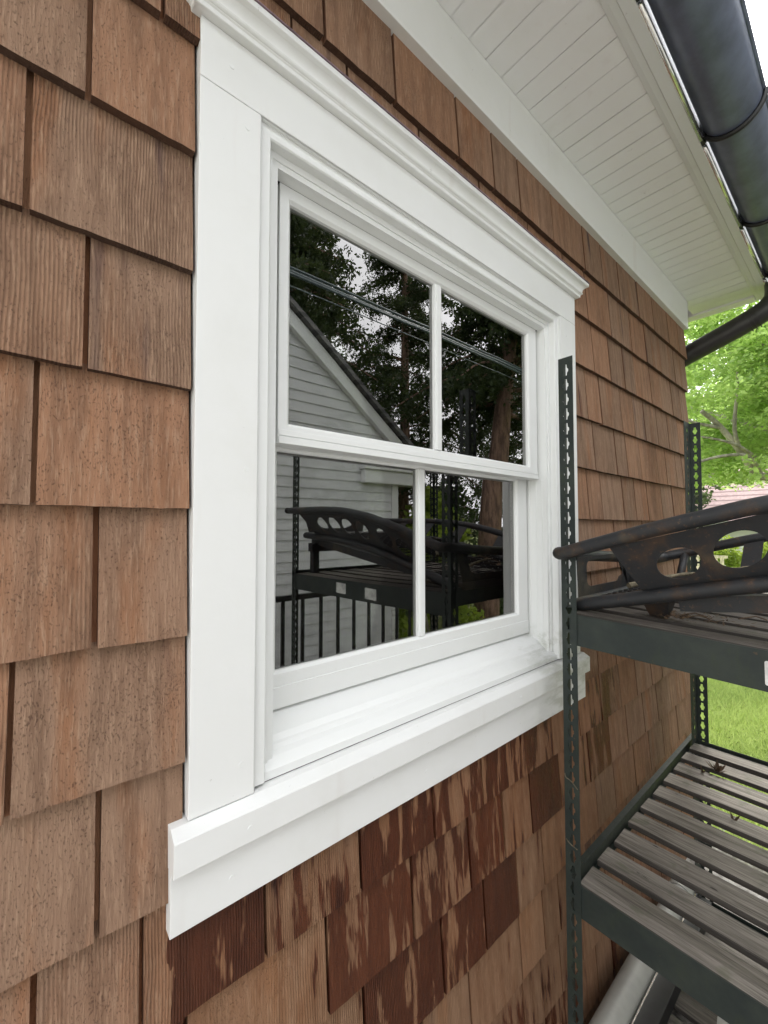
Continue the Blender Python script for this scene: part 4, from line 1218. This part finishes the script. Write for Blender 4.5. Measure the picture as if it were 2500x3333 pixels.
# conifers behind the yard, reflected in the upper panes
def conifer(loc, hgt, rad, seed, label, zlow, dens=1., lean=(0, 0)):
    t = empty('conifer_tree', (loc[0], loc[1], G), 0, label, 'tree', 'conifers behind the neighbouring house')
    rg = np.random.RandomState(seed)
    b = MB()
    P = [(loc[0], loc[1], G), (loc[0]+lean[0]*.3, loc[1]+lean[1]*.3, hgt*.3), (loc[0]+lean[0], loc[1]+lean[1], hgt)]
    limb(b, P, .24, .04, 12)
    V = []; F = []; A = []; nb = int(60*dens)
    for i in range(nb):
        z = zlow+(hgt-zlow)*(i+rg.rand())/nb; k = 1-(z-zlow)/(hgt-zlow)*.85
        a = rg.uniform(0, 2*pi); L = rad*k*rg.uniform(.7, 1.1)
        tt = (z-G)/(hgt-G); bx_ = loc[0]+lean[0]*tt; by_ = loc[1]+lean[1]*tt
        pts = [Vector((bx_+cos(a)*L*s_, by_+sin(a)*L*s_, z+.25*L*s_-.55*L*s_*s_)) for s_ in (0, .33, .66, 1)]
        limb(b, pts, .035*k+.01, .006, 6)
        Q = bez(pts, 6)
        for j, q in enumerate(Q[4:]):
            for w in range(9):       # drooping sprays
                d = Vector((rg.normal(), rg.normal(), -.6-rg.rand())).normalized()
                s0 = q+Vector((rg.normal(0, .10), rg.normal(0, .10), rg.normal(0, .06))); ln = rg.uniform(.15, .38)
                for g_ in range(7):
                    c = s0+d*ln*g_/7
                    e = Vector((rg.normal(), rg.normal(), rg.normal()-.4)).normalized()*rg.uniform(.04, .10)
                    o = e.cross(d)
                    if o.length < 1e-4: continue
                    o = o.normalized()*.014
                    k0 = len(V); V += [c-o, c+e*.5-o*1.5, c+e, c+e*.5+o*1.5]
                    F.append((k0, k0+1, k0+2, k0+3)); A.append((rg.rand(),)*3)
    b.build('trunk', M['barkr'], t, smooth=True)
    np_mesh('crown', np.array([tuple(v) for v in V]), np.array(F), M['conif'], t, np.array(A))
conifer((5.7, -3.25), 6.6, 2.3, 31, 'drooping conifer with red brown trunk nearest the side yard', 1.9, 1.3, (1.2, .2))
conifer((3.6, -8.2), 9.5, 3.6, 32, 'tall dark conifer rising behind the clapboard house', 1.0, 2.0)
conifer((6.6, -11.0), 11, 3.6, 36, 'tall dark conifer filling the gap between two others behind the clapboard house', -1.2, 2.0)
conifer((8.3, -8.0), 10.0, 3.6, 33, 'broad dark conifer to the right behind the clapboard house', -1.4, 2.0)
conifer((-1.5, -11.5), 11.0, 3.4, 34, 'tall dark conifer left behind the clapboard roof', 2.0, 1.1)
conifer((2.9, -6.0), 7.5, 2.6, 37, 'slender conifer just behind the ridge of the clapboard house', 2.6, 1.6)
conifer((12.8, -6.5), 10.0, 3.8, 35, 'dark conifer farthest right across the yard', -1.4, 2.0)

# shrubs at the neighbour's corner
def shrub(loc, rad, hgt, seed, label, mat='hedge'):
    t = empty('shrub', (loc[0], loc[1], G), 0, label, 'shrub', 'shrubs across the side yard')
    rg = np.random.RandomState(seed); cs = []; rd = []
    for i in range(46):
        u = rg.normal(size=3); u /= np.linalg.norm(u); u[2] = abs(u[2])
        cs.append((loc[0]+u[0]*rad*.8, loc[1]+u[1]*rad*.8, G+.15+u[2]*hgt)); rd.append(rad*.28)
    leaves('foliage', cs, rd, 120, .045, M[mat], t, .9, .6, seed, .3)
    b = MB()
    for i in range(6):
        a = rg.uniform(0, 2*pi); limb(b, [(loc[0], loc[1], G), (loc[0]+cos(a)*rad*.3, loc[1]+sin(a)*rad*.3, G+hgt*.5), (loc[0]+cos(a)*rad*.6, loc[1]+sin(a)*rad*.6, G+hgt*.9)], .02, .006)
    b.build('stem', M['bark'], t)
shrub((4.5, -3.3), .7, 2.1, 41, 'leafy shrub at the corner board of the clapboard house')
shrub((6.0, -4.2), 1.0, 2.3, 42, 'larger green shrub right of the clapboard house corner', 'darkleaf')
shrub((7.8, -3.6), 1.0, 2.0, 43, 'round green shrub farthest along the side yard', 'darkleaf')
